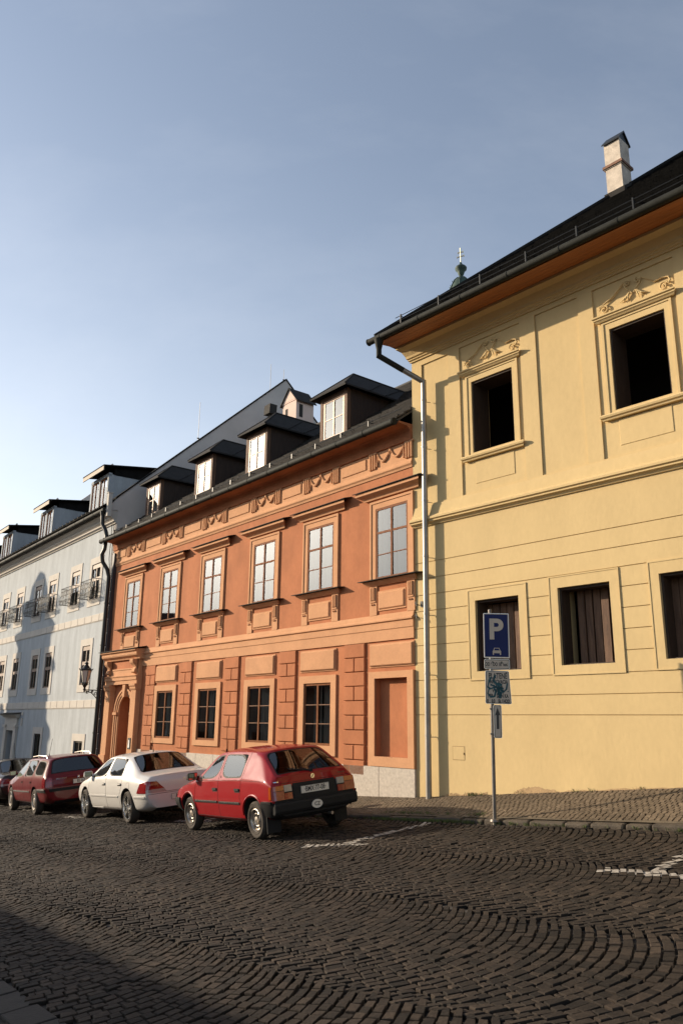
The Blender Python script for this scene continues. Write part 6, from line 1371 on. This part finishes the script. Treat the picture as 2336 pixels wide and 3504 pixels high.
def fit_sedan(txt, plate_txt, rubstrip=True):
    def fit(root, body, slab, seam, hit):
        for s in (-1, 1):
            seam('y', [(1.0, 0.28), (1.05, 0.55), (0.98, 0.87)], s); seam('y', [(-0.10, 0.27), (-0.10, 0.9)], s); seam('y', [(-0.86, 0.30), (-0.90, 0.55), (-1.02, 0.72), (-1.06, 0.93)], s); seam('y', [(1.0, 0.28), (-0.86, 0.28)], s)
            if rubstrip:
                for a, b in ((0.98, -0.08), (-0.12, -0.82)): slab('y', [(a, 0.50), (b, 0.505), (b, 0.535), (a, 0.53)], 0.014, 'rub_strip', root_paint[0], root, s, 12, 2)
                slab('y', [(-2.16, 0.51), (-1.66, 0.51), (-1.66, 0.54), (-2.16, 0.54)], 0.016, 'rub_strip', root_paint[0], root, s, 8, 2)
            seam('y', [(-1.30, 0.69), (-1.30, 0.80), (-1.44, 0.80), (-1.45, 0.69), (-1.30, 0.69)], s, 0.003) if s > 0 else None
            slab('y', [(1.30, 0.62), (1.26, 0.62), (1.26, 0.655), (1.30, 0.655)], 0.012, 'side_indicator', m_lwht, root, s, 3, 2)
            # wrapped triangular lamp
            slab('y', [(-2.21, 0.60), (-1.86, 0.60), (-1.98, 0.78), (-2.19, 0.815)], 0.014, 'tail_lamp', m_lred, root, s, 8, 5)
            slab('x', [(s*0.775, 0.66), (s*0.40, 0.66), (s*0.56, 0.80), (s*0.74, 0.81)], 0.016, 'tail_lamp', m_lred, root, 1, 8, 4); slab('x', [(s*0.775, 0.60), (s*0.36, 0.60), (s*0.40, 0.655), (s*0.775, 0.655)], 0.016, 'tail_lamp', m_lwht, root, 1, 8, 3)
            slab('y', [(0.22, 0.27), (1.02, 0.27), (1.02, 0.25), (0.22, 0.25)], 0.012, 'sill', root_paint[0], root, s, 8, 1)
            seam('x', [(s*0.56, 0.82), (s*0.36, 0.60)], 1, 0.004)
        seam('x', [(0.37, 0.595), (-0.37, 0.595)], 1, 0.004); seam('x', [(0.80, 0.57), (-0.80, 0.57)], 1, 0.004)
        handles(root, slab, (0.02, -0.92), 0.76, 0.20, 0.055, root_paint[0], 0.03)
        if txt: lettering(txt, 0.060, m_chr, root, hit, -0.22, 0.80, 0.003, 1.75)
        numplate(root, hit, 0.0, 0.48 if txt else 0.72, 0.52, 0.11, plate_txt, 0.09)
        antenna(root, body, hit, -0.80, 0.0, 0.50, 0.12, 0.006)
    return fit
root_paint = [p_wht]
P1 = Vector((-4.268, 17.309, 0)); P2 = Vector((-5.731, 19.342, 0)); az = 35.7; hd = R(az); f_ = Vector((-math.sin(hd), math.cos(hd), 0)); r_v = Vector((math.cos(hd), math.sin(hd), 0))
mid = (P1+P2)/2+r_v*0.84+f_*0.12
spec_s = dict(st=st_s, paint=p_wht, iF=4, iR=3, iW=5, iB=2, xr=-1.30, xf=1.30, rw=0.315, ri=0.235, tr=0.735, az=az, pos=(mid.x, mid.y), rim=rim_alloy, floor=0.34, mir=(0.92, 0.94), mirmat=p_wht, fit=fit_sedan('LANCER', 'BS 142 AC'), bench=-0.9,
    crease={4: 0.35, 5: 0.4, 2: 0.3, 3: 0.15}, rcrease={0: 0.55, 8: 0.3, 6: 0.25, 5: 0.2, 3: 0.2, 2: 0.25}, capcrease=0.4, tw=0.19)
car('pale_sedan', 'pale champagne saloon on bright five spoke alloy wheels, parked between the two red cars', spec_s, 'cars parked along the kerb')

# ---- dark red estate
p_mar = paint('maroon_paint', (0.125, 0.009, 0.011), 0.4)
st_e = [(-2.36, -2.33, -2.28, 0.34, 0.74, 0.64, 0.82, 0.87, 0.80, 0.935, 0.72, 0.955),
        (-2.16, -2.14, -1.96, 0.24, 0.80, 0.63, 0.865, 0.90, 0.84, 1.335, 0.60, 1.38),
        (-1.08, -1.08, -1.10, 0.21, 0.82, 0.62, 0.88, 0.90, 0.85, 1.365, 0.62, 1.41),
        (-0.14, -0.14, -0.18, 0.20, 0.82, 0.61, 0.88, 0.89, 0.85, 1.37, 0.62, 1.42),
        (1.02, 1.0, 0.32, 0.20, 0.82, 0.60, 0.875, 0.865, 0.84, 1.33, 0.60, 1.385),
        (1.36, 1.34, 1.26, 0.21, 0.81, 0.59, 0.87, 0.84, 0.83, 0.91, 0.70, 0.94),
        (1.95, 1.93, 1.90, 0.24, 0.77, 0.55, 0.83, 0.78, 0.78, 0.84, 0.66, 0.87),
        (2.28, 2.26, 2.24, 0.28, 0.70, 0.50, 0.76, 0.66, 0.70, 0.70, 0.58, 0.72)]
def fit_estate(root, body, slab, seam, hit):
    for s in (-1, 1):
        seam('y', [(1.02, 0.28), (1.05, 0.55), (1.0, 0.88)], s); seam('y', [(-0.14, 0.27), (-0.14, 0.91)], s); seam('y', [(-0.90, 0.30), (-0.94, 0.55), (-1.06, 0.72), (-1.08, 0.93)], s); seam('y', [(1.0, 0.28), (-0.9, 0.28)], s)
        slab('y', [(0.98, 0.53), (-0.88, 0.54), (-0.88, 0.575), (0.98, 0.565)], 0.012, 'rub_strip', m_chr, root, s, 14, 2); slab('y', [(-2.30, 0.56), (-1.70, 0.56), (-1.70, 0.63), (-2.30, 0.63)], 0.02, 'bumper_strip', m_trim, root, s, 8, 2); slab('y', [(-2.28, 0.61), (-1.72, 0.61), (-1.72, 0.645), (-2.28, 0.645)], 0.024, 'bumper_strip', m_chr, root, s, 8, 2)
        slab('y', [(-2.31, 0.67), (-2.16, 0.67), (-2.14, 0.90), (-2.29, 0.90)], 0.012, 'tail_lamp', m_lred, root, s, 4, 5); slab('x', [(s*0.81, 0.67), (s*0.66, 0.67), (s*0.66, 0.89), (s*0.79, 0.90)], 0.014, 'tail_lamp', m_lred, root, 1, 6, 5)
        a = [hit('z', x, s*0.56)[0] for x in (0.05, -0.7, -1.55)]
        g = MB(); g.tube([a[0], a[0]+Vector((-0.12, 0, 0.055)), a[1]+Vector((0, 0, 0.06)), a[2]+Vector((0.10, 0, 0.055)), a[2]], 0.014, 6); g.box(a[1].x-0.03, a[1].x+0.03, a[1].y-0.014, a[1].y+0.014, a[1].z-0.01, a[1].z+0.055); g.build('roof_rail', m_steel, root)
    slab('x', [(0.83, 0.56), (-0.83, 0.56), (-0.83, 0.63), (0.83, 0.63)], 0.02, 'bumper_strip', m_trim, root, 1, 14, 2)
    seam('x', [(0.62, 0.665), (-0.62, 0.665)], 1)
    handles(root, slab, (0.0, -0.94), 0.79, 0.18, 0.05, p_mar, 0.025); numplate(root, hit, -0.12, 0.75, 0.52, 0.11, 'BS 167 AX', 0.09); lettering('PEUGEOT', 0.05, m_chr, root, hit, 0.42, 0.85, 0.002, 1.2)
    h, _ = hit('x', 0.0, 0.86); g = MB(); g.tube([(h.x-0.006, 0.02, 0.83), (h.x-0.006, 0.0, 0.86), (h.x-0.006, 0.02, 0.885)], 0.010, 5); g.tube([(h.x-0.006, -0.02, 0.83), (h.x-0.006, 0.0, 0.86), (h.x-0.006, -0.025, 0.88)], 0.009, 5); g.build('badge', m_chr, root)
    antenna(root, body, hit, 0.1, 0.1, 0.45, -0.35, 0.005)
P1 = Vector((-7.719, 21.574, 0)); P2 = Vector((-9.231, 23.907, 0)); az = 33.6; hd = R(az); r_v = Vector((math.cos(hd), math.sin(hd), 0)); f_ = Vector((-math.sin(hd), math.cos(hd), 0)); mid = (P1+P2)/2+r_v*0.86+f_*0.10
spec_e = dict(st=st_e, paint=p_mar, iF=3, iR=2, iQ=1, iW=4, iB=0, xr=-1.35, xf=1.35, rw=0.315, ri=0.20, tr=0.765, az=az, pos=(mid.x, mid.y), rim=rim_cap, floor=0.34, mir=(0.95, 0.98), mirmat=p_mar, fit=fit_estate, bench=-0.95,
    crease={4: 0.35, 5: 0.45, 2: 0.3, 3: 0.15}, rcrease={0: 0.6, 7: 0.3, 5: 0.25, 4: 0.2, 1: 0.35}, capcrease=0.4, tw=0.19)
car('maroon_estate', 'dark red estate car with roof rails, parked in front of the pale saloon', spec_e, 'cars parked along the kerb')

# ---- dark saloon cut by the left edge of the view
p_drk = paint('near_black_paint', (0.030, 0.022, 0.020), 0.28); root_paint[0] = p_drk
hd = R(36); f_ = Vector((-math.sin(hd), math.cos(hd), 0)); mid2 = mid+f_*5.3+Vector((math.cos(hd), math.sin(hd), 0))*0.15
spec_d = dict(spec_s); spec_d.update(paint=p_drk, az=36, pos=(mid2.x, mid2.y), rim=rim_cap, ri=0.20, mirmat=p_drk, fit=fit_sedan('', 'BS 520 AM', False))
car('dark_saloon', 'near black saloon at the left edge, farthest of the parked cars', spec_d, 'cars parked along the kerb')
